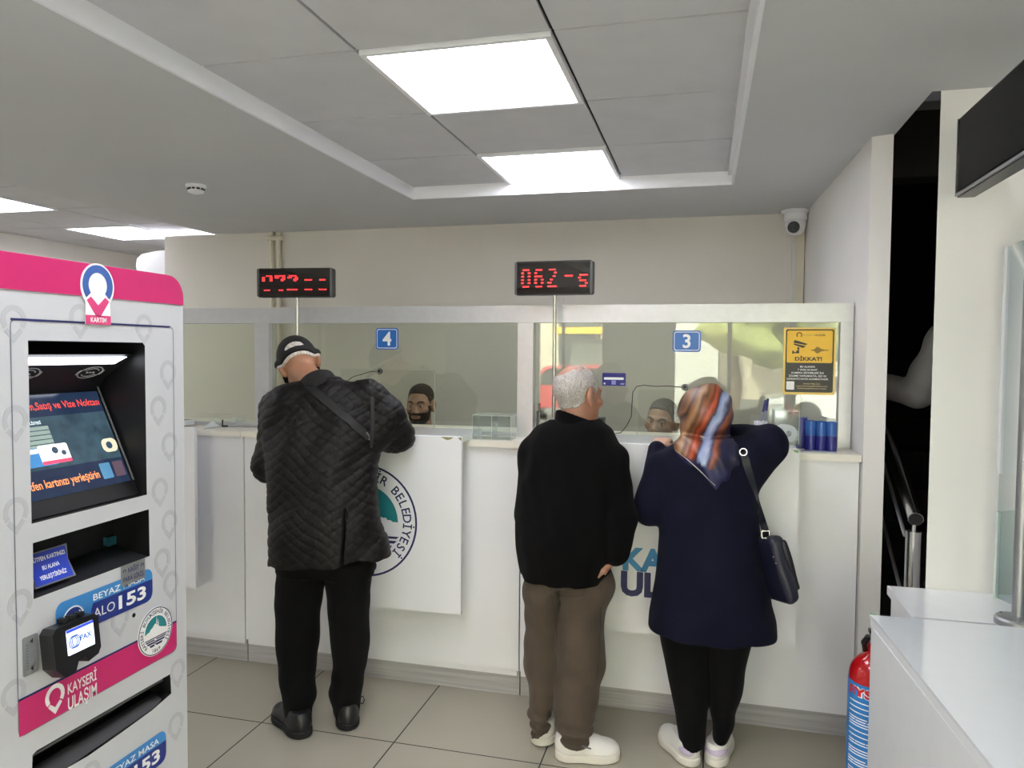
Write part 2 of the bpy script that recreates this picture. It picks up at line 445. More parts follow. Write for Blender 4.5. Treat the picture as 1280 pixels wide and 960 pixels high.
# ------------------------------------------------------------------ counter
ZW0, ZW1 = 1.139, 1.168
YF = 3.225
def counter_unit(x0, x1, label):
    t = thing('counter_unit', label, 'counter', ((x0 + x1) / 2, YF + .2, 0), 'white counter units')
    b = MB(); b.box(x0 + .002, x1 - .016, YF + .02, 3.50, .09, ZW0, M_white); b.build('carcass', t)
    b = MB(); b.box(x0 + .003, x1 - .003, YF, YF + .0185, .122, ZW0 - .002, M_white); b.build('front_panel', t, bevel=.0015)
    b = MB(); b.box(x0 + .003, x1 - .003, YF + .021, YF + .04, .001, .12, M_toe); b.build('plinth', t, label='grey wood-grain plinth')
counter_unit(-3.36, -2.2, 'white counter unit with grey plinth at the far left beside the ticket machine')
counter_unit(-2.2, -0.79, 'white counter unit with grey plinth behind the man in the quilted jacket')
counter_unit(-0.79, 0.609, 'white counter unit with grey plinth behind the woman in the navy coat')
w = MB(); w.box(-3.4, -2.205, 3.2, 3.8, ZW0 + .001, ZW1 - .004, M_cream)
o = w.build('worktop', bevel=.002); tag(o, 'cream worktop at the far left with papers lying on it', 'worktop')
w = MB(); w.prism([(-2.2, 3.2, ZW0 + .001), (0.609, 3.2, ZW0 + .001), (0.592, 3.81, ZW0 + .001), (-2.2, 3.81, ZW0 + .001)], (0, 0, ZW1 - ZW0 - .001), M_cream)
o = w.build('worktop', bevel=.002); tag(o, 'long white worktop under the windows numbered 4 and 3', 'worktop')

# ------------------------------------------------------------------ aluminium and glass screen on the worktop
YG = 3.40
t = thing('glass_partition', 'aluminium framed glass screen standing on the counter worktop', 'glass screen', (-1.0, YG + .03, ZW1))
b = MB(); b.box(-3.4, 0.602, YG, YG + .06, 1.704, 1.784, M_alu); b.build('header_rail', t, bevel=.003)
for a, c_ in ((-2.254, -2.17), (-.853, -.778), (.552, .602)):
    b = MB(); b.box(a, c_, YG + .001, YG + .058, ZW1, 1.7035, M_alu); b.build('post', t, bevel=.003)
for a, c_ in ((-3.4, -2.255), (-2.169, -.854), (-.777, .551)):
    b = MB(); b.box(a, c_, YG + .02, YG + .045, ZW1 + .0005, ZW1 + .016, M_alu); b.build('bottom_track', t)
    b = MB(); b.box(a, c_, YG + .028, YG + .034, ZW1 + .014, 1.704, M_glass); b.build('glass_pane', t)
M_edge = mat('glass_edge', 'c9d3c8', .2)
def frame_line(x0, x1, z0, z1, y):
    b = MB(); e = .0016
    b.tube([(x0, y, z0), (x0, y, z1 - .02), (x0 + .02, y, z1), (x1 - .02, y, z1), (x1, y, z1 - .02), (x1, y, z0)], e, M_edge, seg=5); return b
for (a, c_, top) in ((at(425, 470, y=3.44)[0], at(543, 470, y=3.44)[0], at(520, 462, y=3.44)[2]), (at(797, 500, y=3.44)[0], at(905, 500, y=3.44)[0], at(830, 487, y=3.44)[2])):
    s_ = thing('speech_panel', 'clear acrylic speech panel fixed behind the glass of window %s' % ('4' if a < -1 else '3'), 'acrylic panel', ((a + c_) / 2, 3.45, ZW1 + .01), 'acrylic speech panels')
    frame_line(a, c_, ZW1 + .008, top, 3.442).build('panel_edge', s_)
    b = MB(); b.box(a + .003, c_ - .003, 3.441, 3.443, ZW1 + .008, top - .003, glassmat('thin_acrylic', 'fbfbf9', .0, 1.04)); b.build('panel_sheet', s_)

# numbers and notices stuck to the glass (front face of panes is YG + .028)
GP = PF((0, YG + .0279, 0), (1, 0, 0), (0, 0, 1))
M_blue = mat('sign_blue', '2567b4', .35); 
def number_sign(px0, py0, px1, py1, digit):
    p, q = at(px0, py0, y=YG + .028), at(px1, py1, y=YG + .028); x0, x1, z0, z1 = p[0], q[0], q[2], p[2]
    t = thing('number_sign', 'blue square sign with white %s stuck on the glass above the %s clerk' % (digit, 'bearded' if digit == '4' else 'frowning'), 'sign', ((x0 + x1) / 2, YG + .028, z0))
    b = MB(); b.poly(GP, rrect(x0, z0, x1, z1, .014), 0.0003, .0022, M_blue); b.build('plate', t)
    b = MB(); e = .006
    o_ = rrect(x0 + e, z0 + e, x1 - e, z1 - e, .010); i_ = rrect(x0 + e + .003, z0 + e + .003, x1 - e - .003, z1 - e - .003, .008); n = len(o_)
    b.faces([GP.p(u, v, .0026) for u, v in o_] + [GP.p(u, v, .0026) for u, v in i_], [(k, (k + 1) % n, n + (k + 1) % n, n + k) for k in range(n)], M_wht)
    b.text(digit, GP, (x0 + x1) / 2, z0 + (z1 - z0) * .2, (z1 - z0) * .6, M_wht, hoff=.0026, bold=.022); b.build('numeral', t)
number_sign(470, 410, 498, 437, '4'); number_sign(841, 413, 876, 440, '3')

p, q = at(753, 466, y=YG + .028), at(782, 482.5, y=YG + .028)
t = thing('notice_sticker', 'small dark blue sticker with a white bar beside the bald man\'s head', 'sticker', ((p[0] + q[0]) / 2, YG + .028, q[2]))
b = MB(); b.poly(GP, rrect(p[0], q[2], q[0], p[2], .003), .0003, .0015, mat('sticker_navy', '201c78', .4)); b.build('backing', t)
b = MB(); cw = q[0] - p[0]; ch = p[2] - q[2]
b.poly(GP, rrect(p[0] + cw * .07, q[2] + ch * .47, q[0] - cw * .08, q[2] + ch * .66, .004), .0015, .0019, M_wht)
b.poly(GP, [(p[0] + cw * u, q[2] + ch * v) for u, v in ((.4, .1), (.58, .1), (.58, .42), (.4, .42))], .0015, .0018, mat('pale_blue_ink', '8f93c8', .5))
b.poly(GP, circ(p[0] + cw * .1, q[2] + ch * .17, .005, 12), .0015, .0019, M_wht)
b.poly(GP, [(p[0] + cw * u, q[2] + ch * v) for u, v in ((.78, .1), (.95, .1), (.95, .22), (.78, .22))], .0015, .0018, MATS['pale_blue_ink']); b.build('printing', t)

# yellow and black camera notice
p, q = at(980, 409.5, y=YG + .028), at(1043, 494, y=YG + .028)
wx0, wx1, wz0, wz1 = p[0], q[0], q[2], p[2]; W_, H_ = wx1 - wx0, wz1 - wz0
t = thing('camera_notice', 'yellow and black camera warning notice on the glass above the blue tubes', 'notice', ((wx0 + wx1) / 2, YG + .028, wz0))
M_yel = mat('notice_yellow', 'e9b92f', .4); M_ylo = mat('notice_pale_yellow', 'f0cf6e', .45); M_nbk = mat('notice_black', '120f0d', .4)
def wq(u, v): return (wx0 + W_ * u, wz0 + H_ * v)
b = MB(); b.poly(GP, rrect(wx0, wz0, wx1, wz1, .006), .0003, .0012, M_ylo)
b.poly(GP, rrect(*wq(.04, .035), *wq(.965, .975), .008), .0012, .0016, M_nbk)
b.poly(GP, rrect(*wq(.065, .475), *wq(.94, .957), .006), .0016, .002, M_yel); b.build('backing', t)
b = MB(); h = .0024
b.ring(GP, *wq(.3, .89), W_ * .038, W_ * .056, .002, h, M_nbk, -50, 230)
b.text('KAYSERİ', GP, *wq(.38, .876), H_ * .024, mat('notice_grey', '9a8a5a', .5), align='L', hoff=h, width=W_ * .19); b.text('ULAŞIM', GP, *wq(.59, .876), H_ * .024, M_nbk, align='L', hoff=h, bold=.02, width=W_ * .2)
def wp(pts): return [wq(u, v) for u, v in pts]
b.poly(GP, wp([(.19, .79), (.22, .815), (.47, .755), (.42, .74), (.2, .772)]), .002, h, M_nbk)
b.poly(GP, wp([(.19, .765), (.43, .725), (.38, .695), (.2, .745)]), .002, h, M_nbk)
b.poly(GP, wp([(.265, .71), (.305, .705), (.305, .665), (.275, .665)]), .002, h, M_nbk)
b.poly(GP, wp([(.17, .66), (.2, .65), (.2, .635), (.25, .635), (.25, .66), (.305, .66), (.305, .615), (.25, .615), (.2, .62), (.2, .605), (.17, .61)]), .002, h, M_nbk)
b.build('camera_symbol', t)
b = MB(); random.seed(4)
for k in range(23):
    a = .53 + .32 * k / 22; hh = (.008 + .05 * math.exp(-((k - 9) / 4.5) ** 2)) * random.uniform(.6, 1)
    b.poly(GP, wp([(a, .665 - hh), (a + .011, .665 - hh), (a + .011, .665 + hh), (a, .665 + hh)]), .002, h, mat('notice_brown', '6b5418', .5))
b.build('sound_wave', t)
b = MB(); b.text('DİKKAT!', GP, *wq(.485, .508), H_ * .052, M_nbk, width=W_ * .52, hoff=h, bold=.035)
for k, s_ in enumerate(('BU ALANDA', '7 GÜN 24 SAAT', 'KAMERA SİSTEMLERİ İLE', 'İZLEME YAPILMAKTA, SES VE', 'GÖRÜNTÜ KAYDI ALINMAKTADIR')):
    b.text(s_, GP, *wq(.475, .405 - .046 * k), H_ * .025, M_wht, width=W_ * (.29, .38, .62, .72, .8)[k], hoff=.0021, bold=.015)
for k, s_ in enumerate(('Detaylı Bilgi İçin', 'https://www.kayseriulasim.com', '/kvkk/aydinlatma-metni')):
    b.text(s_, GP, *wq(.56, .155 - .035 * k), H_ * .019, mat('notice_cream', 'e8cf9a', .5), width=W_ * (.32, .6, .56)[k], hoff=.0021)
b.build('lettering', t)
b = MB(); b.poly(GP, rrect(*wq(.07, .07), *wq(.225, .195), .003), .0016, .002, M_wht); b.build('blank_square', t)

# intercom pucks and cables on the glass
def intercom(px, py, path, label):
    c_ = at(px, py, y=YG + .028)
    t = thing('intercom_speaker', label, 'intercom', (c_[0], YG + .028, c_[2]), 'intercom pucks on the glass')
    b = MB(); b.lathe([(.0, .0), (.0145, .0), (.015, .006), (.012, .010), (.006, .011), (.0, .010)], (c_[0], YG + .0277, c_[2]), M_black, 20, (0, -1, 0)); b.build('puck', t)
    b = MB(); b.ring(PF((c_[0], YG + .0175, c_[2]), (1, 0, 0), (0, 0, 1)), 0, 0, .0085, .0115, 0, .001, M_steeld, n=20); b.build('ring', t)
    b = MB(); b.tube([at(a, d, y=YG + .0255) for a, d in path], .0017, M_blackm, 6); b.build('cable', t)
intercom(475, 464, [(428, 486), (433, 477), (441, 471), (452, 468), (463, 464.5), (472, 464)], 'round black intercom puck on the glass under the number 4')
intercom(856, 484, [(764, 542.5), (776, 541), (783, 533), (789, 521), (790, 505), (791, 490), (796, 483), (805, 481.5), (820, 483), (835, 482.5), (852, 484)], 'round black intercom puck with long cable on the glass under the number 3')

# ------------------------------------------------------------------ transaction shelves with hanging boards
YB0 = 3.07
M_shelf = mat('shelf_white_glass', 'dfe5e8', .12, coat=.3)
M_chip = mat('bare_chipboard', '8a8460', .8)
def board(x0, x1, label, cat='counter board', sx=.004):
    t = thing('counter_board', label, cat, ((x0 + x1) / 2, YB0, .41), 'boards hung on the counter front')
    b = MB(); b.box(x0, x1, YB0, YB0 + .02, .412, 1.194, M_white); b.build('panel', t, bevel=.0015)
    b = MB(); b.box(x0 + .012, x1 - sx, YB0 + .021, YG - .002, ZW1 + .002, 1.197, M_shelf); b.build('shelf', t, bevel=.002)
    for x in (x0 + .18, x1 - .18):
        b = MB(); b.box(x, x + .03, YB0 + .0205, YF - .0005, .5, 1.12, M_white); b.build('bracket', t)
    return t
BP = PF((0, YB0 - .0003, 0), (1, 0, 0), (0, 0, 1))
B1 = board(-1.885, -1.018, 'white hanging board with round city emblem below window 4')
b = MB(); b.faces([BP.p(u, v, .0004) for u, v in ((-1.115, 1.1938), (-1.085, 1.180), (-1.07, 1.183), (-1.052, 1.1938))], [(0, 1, 2, 3)], M_chip)
b.faces([BP.p(u, v, .0004) for u, v in ((-1.035, 1.1938), (-1.0185, 1.1938), (-1.0185, 1.178), (-1.026, 1.184))], [(0, 1, 2, 3)], M_chip); b.build('chipped_edge', B1, label='chipped brown top edge')

def emblem(t, pf, cu, cv, R, h0, plate=True, small=False):
    if plate:
        b = MB(); b.poly(pf, circ(cu, cv, R * 1.03, 48), h0, h0 + .001, M_wht); b.build('emblem_ground', t); h0 += .001
    b = MB(); h1 = h0 + .0006
    b.ring(pf, cu, cv, R * .965, R, h0, h1, M_navy, n=64); 
    s_ = 'KAYSERİ BÜYÜKŞEHİR BELEDİYESİ'; n = len(s_)
    for k, ch in enumerate(s_):
        if ch == ' ': continue
        a = math.radians(131 - 262 * k / (n - 1)); th_ = math.pi / 2 + a
        b.text(ch, pf, cu + R * .74 * math.cos(th_), cv + R * .74 * math.sin(th_), R * .155, M_navy, hoff=h1, bold=.012, rot=a)
    for k, ch in enumerate('1869'):
        a = math.radians((k - 1.5) * 9); th_ = -math.pi / 2 + a
        b.text(ch, pf, cu + R * .90 * math.cos(th_), cv + R * .90 * math.sin(th_), R * .155, M_navy, hoff=h1, bold=.01, rot=a)
    b.build('emblem_lettering', t)
    b = MB(); r = .64 * R
    sky = [(cu + r * math.cos(math.radians(a)), cv + r * math.sin(math.radians(a))) for a in range(0, 181, 6)]
    ridge = [(-1, 0), (-.8, .1), (-.62, .12), (-.45, .3), (-.3, .36), (-.18, .5), (-.05, .58), (.06, .5), (.16, .42), (.28, .3), (.4, .2), (.5, .15), (.58, .12), (.64, .14), (.7, .06), (.78, .07), (.86, .01), (.94, .02)]
    b.poly(pf, sky + [(cu + r * a, cv + r * d * .9 - .0) for a, d in ridge[1:]], h0, h1, M_teal)
    b.build('emblem_sky', t)
    b = MB()
    b.poly(pf, [(cu + R * a, cv + R * d) for a, d in ((.02, .3), (.05, .62), (.08, .3))], h1, h1 + .0003, M_wht)
    b.poly(pf, [(cu + R * a, cv + R * d) for a, d in ((.11, .2), (.14, .48), (.17, .2))], h1, h1 + .0003, M_wht)
    for k, (z, l, r_) in enumerate(((-.27, -.42, .66), (-.35, .02, .62), (-.45, .0, .53), (-.57, .02, .38))):
        hh = (.02, .024, .036, .042)[k]
        b.poly(pf, [(cu + R * l, cv + R * (z - hh)), (cu + R * (r_ - .05), cv + R * (z - hh)), (cu + R * r_, cv + R * (z + hh)), (cu + R * l, cv + R * (z + hh))], h0, h1, M_navy)
        b.poly(pf, [(cu - R * (r_ - .05), cv + R * (z - hh)), (cu - R * .1, cv + R * (z - hh)), (cu - R * .1, cv + R * (z + hh)), (cu - R * r_, cv + R * (z + hh))], h0, h1, M_navy)
    for k in range(6):
        i, j = k % 2, k // 2
        b.poly(pf, [(cu + R * (-.1 + .06 * (i + .0) + (.0 if j % 2 else .0)), cv + R * (-.42 - .06 * j - (.03 if i else 0))), (cu + R * (-.04 + .06 * i), cv + R * (-.42 - .06 * j - (.03 if i else 0))),
                    (cu + R * (-.04 + .06 * i), cv + R * (-.39 - .06 * j - (.03 if i else 0))), (cu + R * (-.1 + .06 * i), cv + R * (-.39 - .06 * j - (.03 if i else 0)))], h0, h1, M_navy)
    b.build('emblem_city', t)
ecx = at(521.5, 650, y=YB0)[0]; ebot = at(463, 720.5, y=YB0)[2]; etop = at(470, 581.5, y=YB0)[2]
ER = (etop - ebot) / 2 * 1.005
emblem(B1, BP, ecx - ER, (etop + ebot) / 2, ER, .0003, plate=False)

B2 = board(-0.575, 0.362, 'white hanging board with KAYSERİ ULAŞIM lettering below window 3')
M_kblue = mat('letter_blue', '2f86bd', .4)
b = MB(); k0 = at(778, 711, y=YB0); k1 = at(778, 685, y=YB0); hK = k1[2] - k0[2]
b.text('KAYSERİ', BP, at(780, 700, y=YB0)[0] - .005, k0[2], hK, M_kblue, align='L', hoff=.0006, bold=.045); b.build('lettering', B2); b = MB()
u0 = at(776, 742, y=YB0); u1 = at(776, 715, y=YB0)
b.text('ULAŞIM', BP, at(776, 730, y=YB0)[0], u0[2], (u1[2] - u0[2]) * 1.0, M_navy, align='L', hoff=.0006, bold=.05); b.build('lettering', B2)
B3 = board(-3.30, -2.366, 'white hanging board at the left end of the counter behind the ticket machine', sx=.25)
b = MB(); b.faces([BP.p(u, v, .0006) for u, v in ((.337, 1.1938), (.358, 1.1938), (.358, 1.183), (.345, 1.186))], [(0, 1, 2, 3)], mat('green_fibre', '7f9c72', .8)); b.build('chipped_corner', B2, label='chipped green corner')

# ------------------------------------------------------------------ LED queue displays on slim poles
M_led_red = emitmat('led_red', 'ff2a2e', 3.0)
M_ledglass = mat('display_screen', '0a0306', .03, spec=.7, coat=.6)
ROWS = {'0': ['01110', '10001', '10001', '10001', '10001', '10001', '01110'], '7': ['11111', '11111', '00011', '00011', '00010', '00010', '00010'],
        '2': ['01110', '11011', '00011', '00110', '01100', '11000', '11111'], '6': ['01110', '10000', '10000', '11110', '10001', '10001', '01110'],
        '3': ['11110', '00001', '00001', '01110', '00001', '00001', '11110'], '1': ['00100', '01100', '00100', '00100', '00100', '00100', '01110']}
def led_display(px0, py0, px1, py1, polepx, yd, yaw, grid, label):
    p, q = at(px0, py0, y=yd), at(px1, py1, y=yd); cx, cz = (p[0] + q[0]) / 2, (p[2] + q[2]) / 2; w2, h2 = (q[0] - p[0]) / 2, (p[2] - q[2]) / 2
    xp = at(polepx, 430, y=yd + .02)[0]
    t = thing('queue_display', label, 'LED display', (xp, yd + .02, ZW1), 'queue number displays')
    ca, sa = math.cos(yaw), math.sin(yaw); pf = PF((cx, yd, cz), (ca, sa, 0), (0, 0, 1))
    b = MB(); b.poly(pf, rrect(-w2, -h2, w2, h2, .012), -.045, -.002, M_black)
    b.build('housing', t, bevel=.003)
    b = MB(); b.poly(pf, rrect(-w2 + .012, -h2 + .006, w2 - .012, h2 - .006, .004), -.0018, .001, M_ledglass); b.build('screen', t)
    for s_ in (-1, 1): b = MB(); b.poly(pf, rrect(s_ * (w2 - .006) - .005, -h2 + .004, s_ * (w2 - .006) + .005, h2 - .004, .003), -.0015, .004, mat('grey_plastic', '55565a', .35)); b.build('side_trim', t)
    digs = {}
    for (u, v, ln) in grid:
        b = digs.setdefault(int(u / (.155 if yaw > 0 else .175)), None) or MB(); digs[int(u / (.155 if yaw > 0 else .175))] = b
        b.poly(pf, rrect(-w2 + 2 * w2 * u, -h2 + 2 * h2 * v - .0028, -w2 + 2 * w2 * u + ln, -h2 + 2 * h2 * v + .0028, .001, 1), .001, .0016, M_led_red)
    for b in digs.values(): b.build('lit_digit', t)
    b = MB(); b.tube([(xp, yd + .02, ZW1 + .006), (xp, yd + .02, cz - h2 + .004)], .0085, M_steel, 14); b.build('pole', t)
    b = MB(); b.lathe([(0, .0005), (.05, .0005), (.05, .004), (.02, .008), (.011, .02), (0, .02)], (xp, yd + .02, ZW1), M_steel, 24); b.build('pole_base', t)
def dots(spec):
    """spec: (u0, v, pattern) rows of a dot matrix; returns separate short bars"""
    out = []
    for u0, v, pat, du in spec:
        for k, ch in enumerate(pat):
            if ch == '1': out.append((u0 + k * du, v, .0052))
    return out
d = .0205
S1 = dots([(.085, .73, '0011110', d), (.07, .67, '1100011', d), (.07, .615, '1100011', d), (.07, .57, '1100011', d), (.24, .73, '1111111', d), (.24, .67, '1110011', d), (.24, .615, '0000111', d), (.24, .57, '0000110', d),
           (.41, .73, '0111110', d), (.41, .67, '1110011', d), (.41, .615, '0000111', d), (.41, .57, '0000110', d), (.64, .59, '11111', d), (.835, .59, '1111', d),
           (.095, .24, '1111', d), (.275, .24, '0111', d), (.405, .26, '1111111', d), (.64, .26, '11111', d), (.83, .26, '11111', d)])
led_display(324, 336, 413, 371, 372, 3.30, .1, S1, 'black LED queue display on slim pole showing 072 in red dots')
S2 = dots([(.09, .74, '0111110', .017), (.09, .55, '1100011', .017), (.09, .36, '1100011', .017), (.09, .25, '0111110', .017), (.09, .65, '1100011', .017), (.09, .45, '1100011', .017),
           (.26, .74, '0111110', .017), (.26, .65, '1100000', .017), (.26, .55, '1111110', .017), (.26, .45, '1100011', .017), (.26, .36, '1100011', .017), (.26, .25, '0111110', .017),
           (.43, .74, '0111110', .017), (.43, .65, '0000011', .017), (.43, .55, '0000110', .017), (.43, .45, '0011000', .017), (.43, .36, '1110000', .017), (.43, .25, '1111111', .017),
           (.65, .55, '111111', .017), (.82, .57, '0111111', .017), (.82, .49, '1100000', .017), (.82, .41, '0111110', .017), (.82, .33, '0000011', .017), (.82, .25, '0111110', .017)])
led_display(643, 327, 741, 368, 693, 3.30, -.04, S2, 'black LED queue display on slim pole mirroring the bright street')

# ------------------------------------------------------------------ small things on the worktop
def open_box(t, x0, x1, y0, y1, z0, z1, m, th_=.003, name='shell'):
    b = MB(); b.box(x0, x1, y0, y0 + th_, z0, z1, m); b.box(x0, x1, y1 - th_, y1, z0, z1, m); b.box(x0, x0 + th_, y0 + th_, y1 - th_, z0, z1, m); b.box(x1 - th_, x1, y0 + th_, y1 - th_, z0, z1, m)
    b.box(x0 + th_, x1 - th_, y0 + th_, y1 - th_, z0, z0 + th_, m); return b.build(name, t)
a, c_ = at(596, 540, y=3.30)[0], at(643, 540, y=3.30)[0]
zt = at(620, 519, y=3.26)[2]
t = thing('leaflet_holder', 'empty clear acrylic leaflet holder on the worktop left of the bald man', 'acrylic holder', ((a + c_) / 2, 3.28, ZW1))
open_box(t, a, c_, 3.235, 3.335, ZW1 + .0005, zt, M_acr)
b = MB(); b.box((a + c_) / 2 - .001, (a + c_) / 2 + .001, 3.24, 3.33, ZW1 + .004, zt - .001, M_acr); b.build('divider', t)
b = MB(); e = .0012
for x in (a, c_): 
    b.tube([(x, 3.235, ZW1 + .002), (x, 3.235, zt)], e, M_edge, 5); b.tube([(x, 3.335, ZW1 + .002), (x, 3.335, zt)], e, M_edge, 5); b.tube([(x, 3.235, zt), (x, 3.335, zt)], e, M_edge, 5)
for y in (3.235, 3.335): b.tube([(a, y, zt), (c_, y, zt)], e, M_edge, 5)
b.tube([((a + c_) / 2, 3.235, ZW1 + .002), ((a + c_) / 2, 3.235, zt)], e, M_edge, 5); b.build('polished_edge', t)

# clear box holding a white roll, right of the woman
a, c_ = at(966, 540, y=3.29)[0], at(996, 540, y=3.29)[0]; zt = at(970, 513, y=3.25)[2]
t = thing('clear_box', 'clear acrylic box on the worktop beside the blue tubes', 'acrylic box', ((a + c_) / 2, 3.28, 1.198))
open_box(t, a, c_, 3.22, 3.34, 1.1975, zt, M_acr)
b = MB()
for x in (a, c_): b.tube([(x, 3.22, 1.2), (x, 3.22, zt)], e, M_edge, 5)
for y in (3.22, 3.34): b.tube([(a, y, zt), (c_, y, zt)], e, M_edge, 5)
b.build('polished_edge', t)
rc = at(984, 533, y=3.28); b = MB()
b.lathe([(.012, -.03), (.036, -.03), (.0365, -.02), (.0365, .02), (.036, .03), (.012, .03), (.012, -.03)], (rc[0] - .006, 3.28, 1.2015 + .0372), mat('paper_roll_white', 'eceef0', .8), 28, (.35, -1, 0)); o = b.build('paper_roll'); tag(o, 'white paper roll standing inside the clear acrylic box', 'paper roll')
# pen pot with pens
pc = (at(951, 530, y=3.30)[0], 3.30)
t = thing('pen_pot', 'small speckled white pen pot behind the woman\'s raised arm', 'pen pot', (pc[0], pc[1], 1.198))
def speckle():
    m = mat('speckled_ceramic', 'e8e9ee', .4); nt = m.node_tree; b_ = nt.nodes['Principled BSDF']
    v = node(nt, 'ShaderNodeTexVoronoi'); v.inputs['Scale'].default_value = 160; tc = node(nt, 'ShaderNodeTexCoord'); nt.links.new(tc.outputs['Object'], v.inputs['Vector'])
    r = node(nt, 'ShaderNodeValToRGB'); r.color_ramp.elements[0].position = .25; r.color_ramp.elements[1].position = .32
    r.color_ramp.elements[0].color = lin('3c4a86') + (1,); r.color_ramp.elements[1].color = lin('e8e9ee') + (1,)
    nt.links.new(v.outputs['Distance'], r.inputs[0]); nt.links.new(r.outputs[0], b_.inputs['Base Color']); return m
b = MB(); b.lathe([(0, 0), (.026, 0), (.028, .01), (.028, .088), (.0255, .088), (.0255, .006), (0, .006)], (pc[0], pc[1], 1.1975), speckle(), 24); b.build('pot', t)
b = MB(); b.tube([(pc[0] + .027, pc[1], 1.215), (pc[0] + .048, pc[1], 1.22), (pc[0] + .052, pc[1], 1.25), (pc[0] + .045, pc[1], 1.268), (pc[0] + .027, pc[1], 1.272)], .004, M_blue, 8); b.build('handle', t)
M_pen = mat('pen_dark_blue', '2a2f6e', .35); M_penc = mat('pen_clear_body', '9aa0b8', .3)
for k, (lx, px_, py_, lab) in enumerate(((-.012, 957, 500, 'leaning pen with blue cap, left one in the pen pot'), (.008, 960, 498, 'pen with blue cap, right one in the pen pot'))):
    tip = at(px_, py_, y=pc[1]); base = np.array([pc[0] + lx, pc[1] + .004 * k, 1.206]); dr = (tip - base)
    p_ = thing('pen', lab, 'pen', tuple(base), 'pens in the pot')
    b = MB(); b.tube([base, base + dr * .72], .0038, M_penc, 8); b.build('barrel', p_)
    b = MB(); b.tube([base + dr * .7, base + dr * .98, base + dr], [.005, .005, .003], M_pen, 8); b.build('cap', p_)
# blue tubes
M_t1 = mat('tube_royal_blue', '2e5fa8', .35); M_t2 = mat('tube_deep_blue', '232477', .3); M_t3 = mat('tube_navy', '262a86', .3)
for k, px_ in enumerate((1013, 1026, 1039)):
    x = at(px_, 545, y=3.30)[0]; r = .0215
    t = thing('blue_tube', ('left', 'middle', 'right')[k] + ' of the three two-tone blue tubes on the worktop end', 'tube', (x, 3.30, ZW1), 'blue tubes')
    zt = at(1026, 526.5 + .5 * k, y=3.28)[2]; zm = at(1026, 545, y=3.28)[2]
    b = MB(); b.lathe([(0, .0005), (r + .001, .0005), (r + .001, zm - ZW1), (0, zm - ZW1)], (x, 3.30, ZW1), M_t2, 24); b.build('lower_half', t, label='deep blue lower half')
    b = MB(); b.lathe([(0, zm - ZW1 + .0005), (r, zm - ZW1 + .0005), (r, zt - ZW1 - .002), (r - .002, zt - ZW1), (r - .004, zt - ZW1), (r - .004, zt - ZW1 - .02), (0, zt - ZW1 - .02)], (x, 3.30, ZW1), M_t1, 24); b.build('upper_half', t)
x = at(1002, 545, y=3.33)[0]
b = MB(); zt = at(1002, 524.5, y=3.31)[2]; b.box(x - .02, x + .023, 3.345, 3.388, ZW1 + .0008, zt + .006, M_t3); o = b.build('blue_box', bevel=.003); tag(o, 'taller plain dark blue box left of the three blue tubes', 'box')
b = MB(); b.box(at(1003, 560, y=3.23)[0], at(1047, 560, y=3.23)[0], 3.225, 3.27, ZW1 + .0006, ZW1 + .004, mat('clear_tray', 'b9bec8', .15)); o = b.build('tray_strip'); tag(o, 'flat clear plastic strip lying in front of the blue tubes', 'tray')
# papers on the far left worktop
M_paper = mat('paper_pale', 'dfe6e4', .8)
def sheet(pts, name, label, lift):
    n = 7; b = MB(); vs = []; fs = []
    a, b2, c2, d2 = [np.array(p_, float) for p_ in pts]
    for i in range(n + 1):
        for j in range(n + 1):
            u, v = i / n, j / n; q_ = (a * (1 - u) + b2 * u) * (1 - v) + (d2 * (1 - u) + c2 * u) * v
            vs.append((q_[0], q_[1], ZW1 - .0035 + lift + .024 * math.sin(math.pi * u) ** 2 * math.sin(math.pi * v * .8)))
    k = n + 1
    fs = [(i * k + j, i * k + j + 1, (i + 1) * k + j + 1, (i + 1) * k + j) for i in range(n) for j in range(n)]
    b.faces(vs, fs, M_paper); o = b.build(name)
    md = o.modifiers.new('thick', 'SOLIDIFY'); md.thickness = .0006; md.offset = 1
    tag(o, label, 'paper', 'papers on the left worktop'); return o
def wl(px, py): return at(px, py, z=ZW1)[:2]
zz = lambda p_: (p_[0], p_[1], 0)
sheet([zz(wl(254, 536)), zz(wl(276, 533)), zz(wl(276, 526.5)), zz(wl(259, 527))], 'paper_sheet', 'plain paper sheet curling over the left worktop edge', .001)
sp = sheet([zz(wl(280, 533)), zz(wl(315, 531.5)), zz(wl(303, 522.5)), zz(wl(281, 526))], 'paper_sheet', 'printed paper lying against the aluminium post on the left worktop', .001)
b = MB()
for k in range(3):
    p0, p1 = at(293 + 4 * k, 530 - .6 * k, z=ZW1 + .022), at(297 + 4 * k, 525.5, z=ZW1 + .022); 
    b.tube([p0, p1], .0016, mat('print_grey', '8d9396', .8), 4)
b.build('printed_lines', sp)
b = MB(); bp_ = at(278, 533, z=ZW1); b.tube([(bp_[0], bp_[1], ZW1 - .002), (bp_[0] + .002, bp_[1], ZW1 + .035)], .004, M_black, 6); b.tube([(bp_[0], bp_[1], ZW1 + .001), (bp_[0] + .03, bp_[1] + .004, ZW1 + .003)], .004, M_black, 6)
o = b.build('paper_clip'); tag(o, 'small black clip standing between the papers on the left worktop', 'clip')
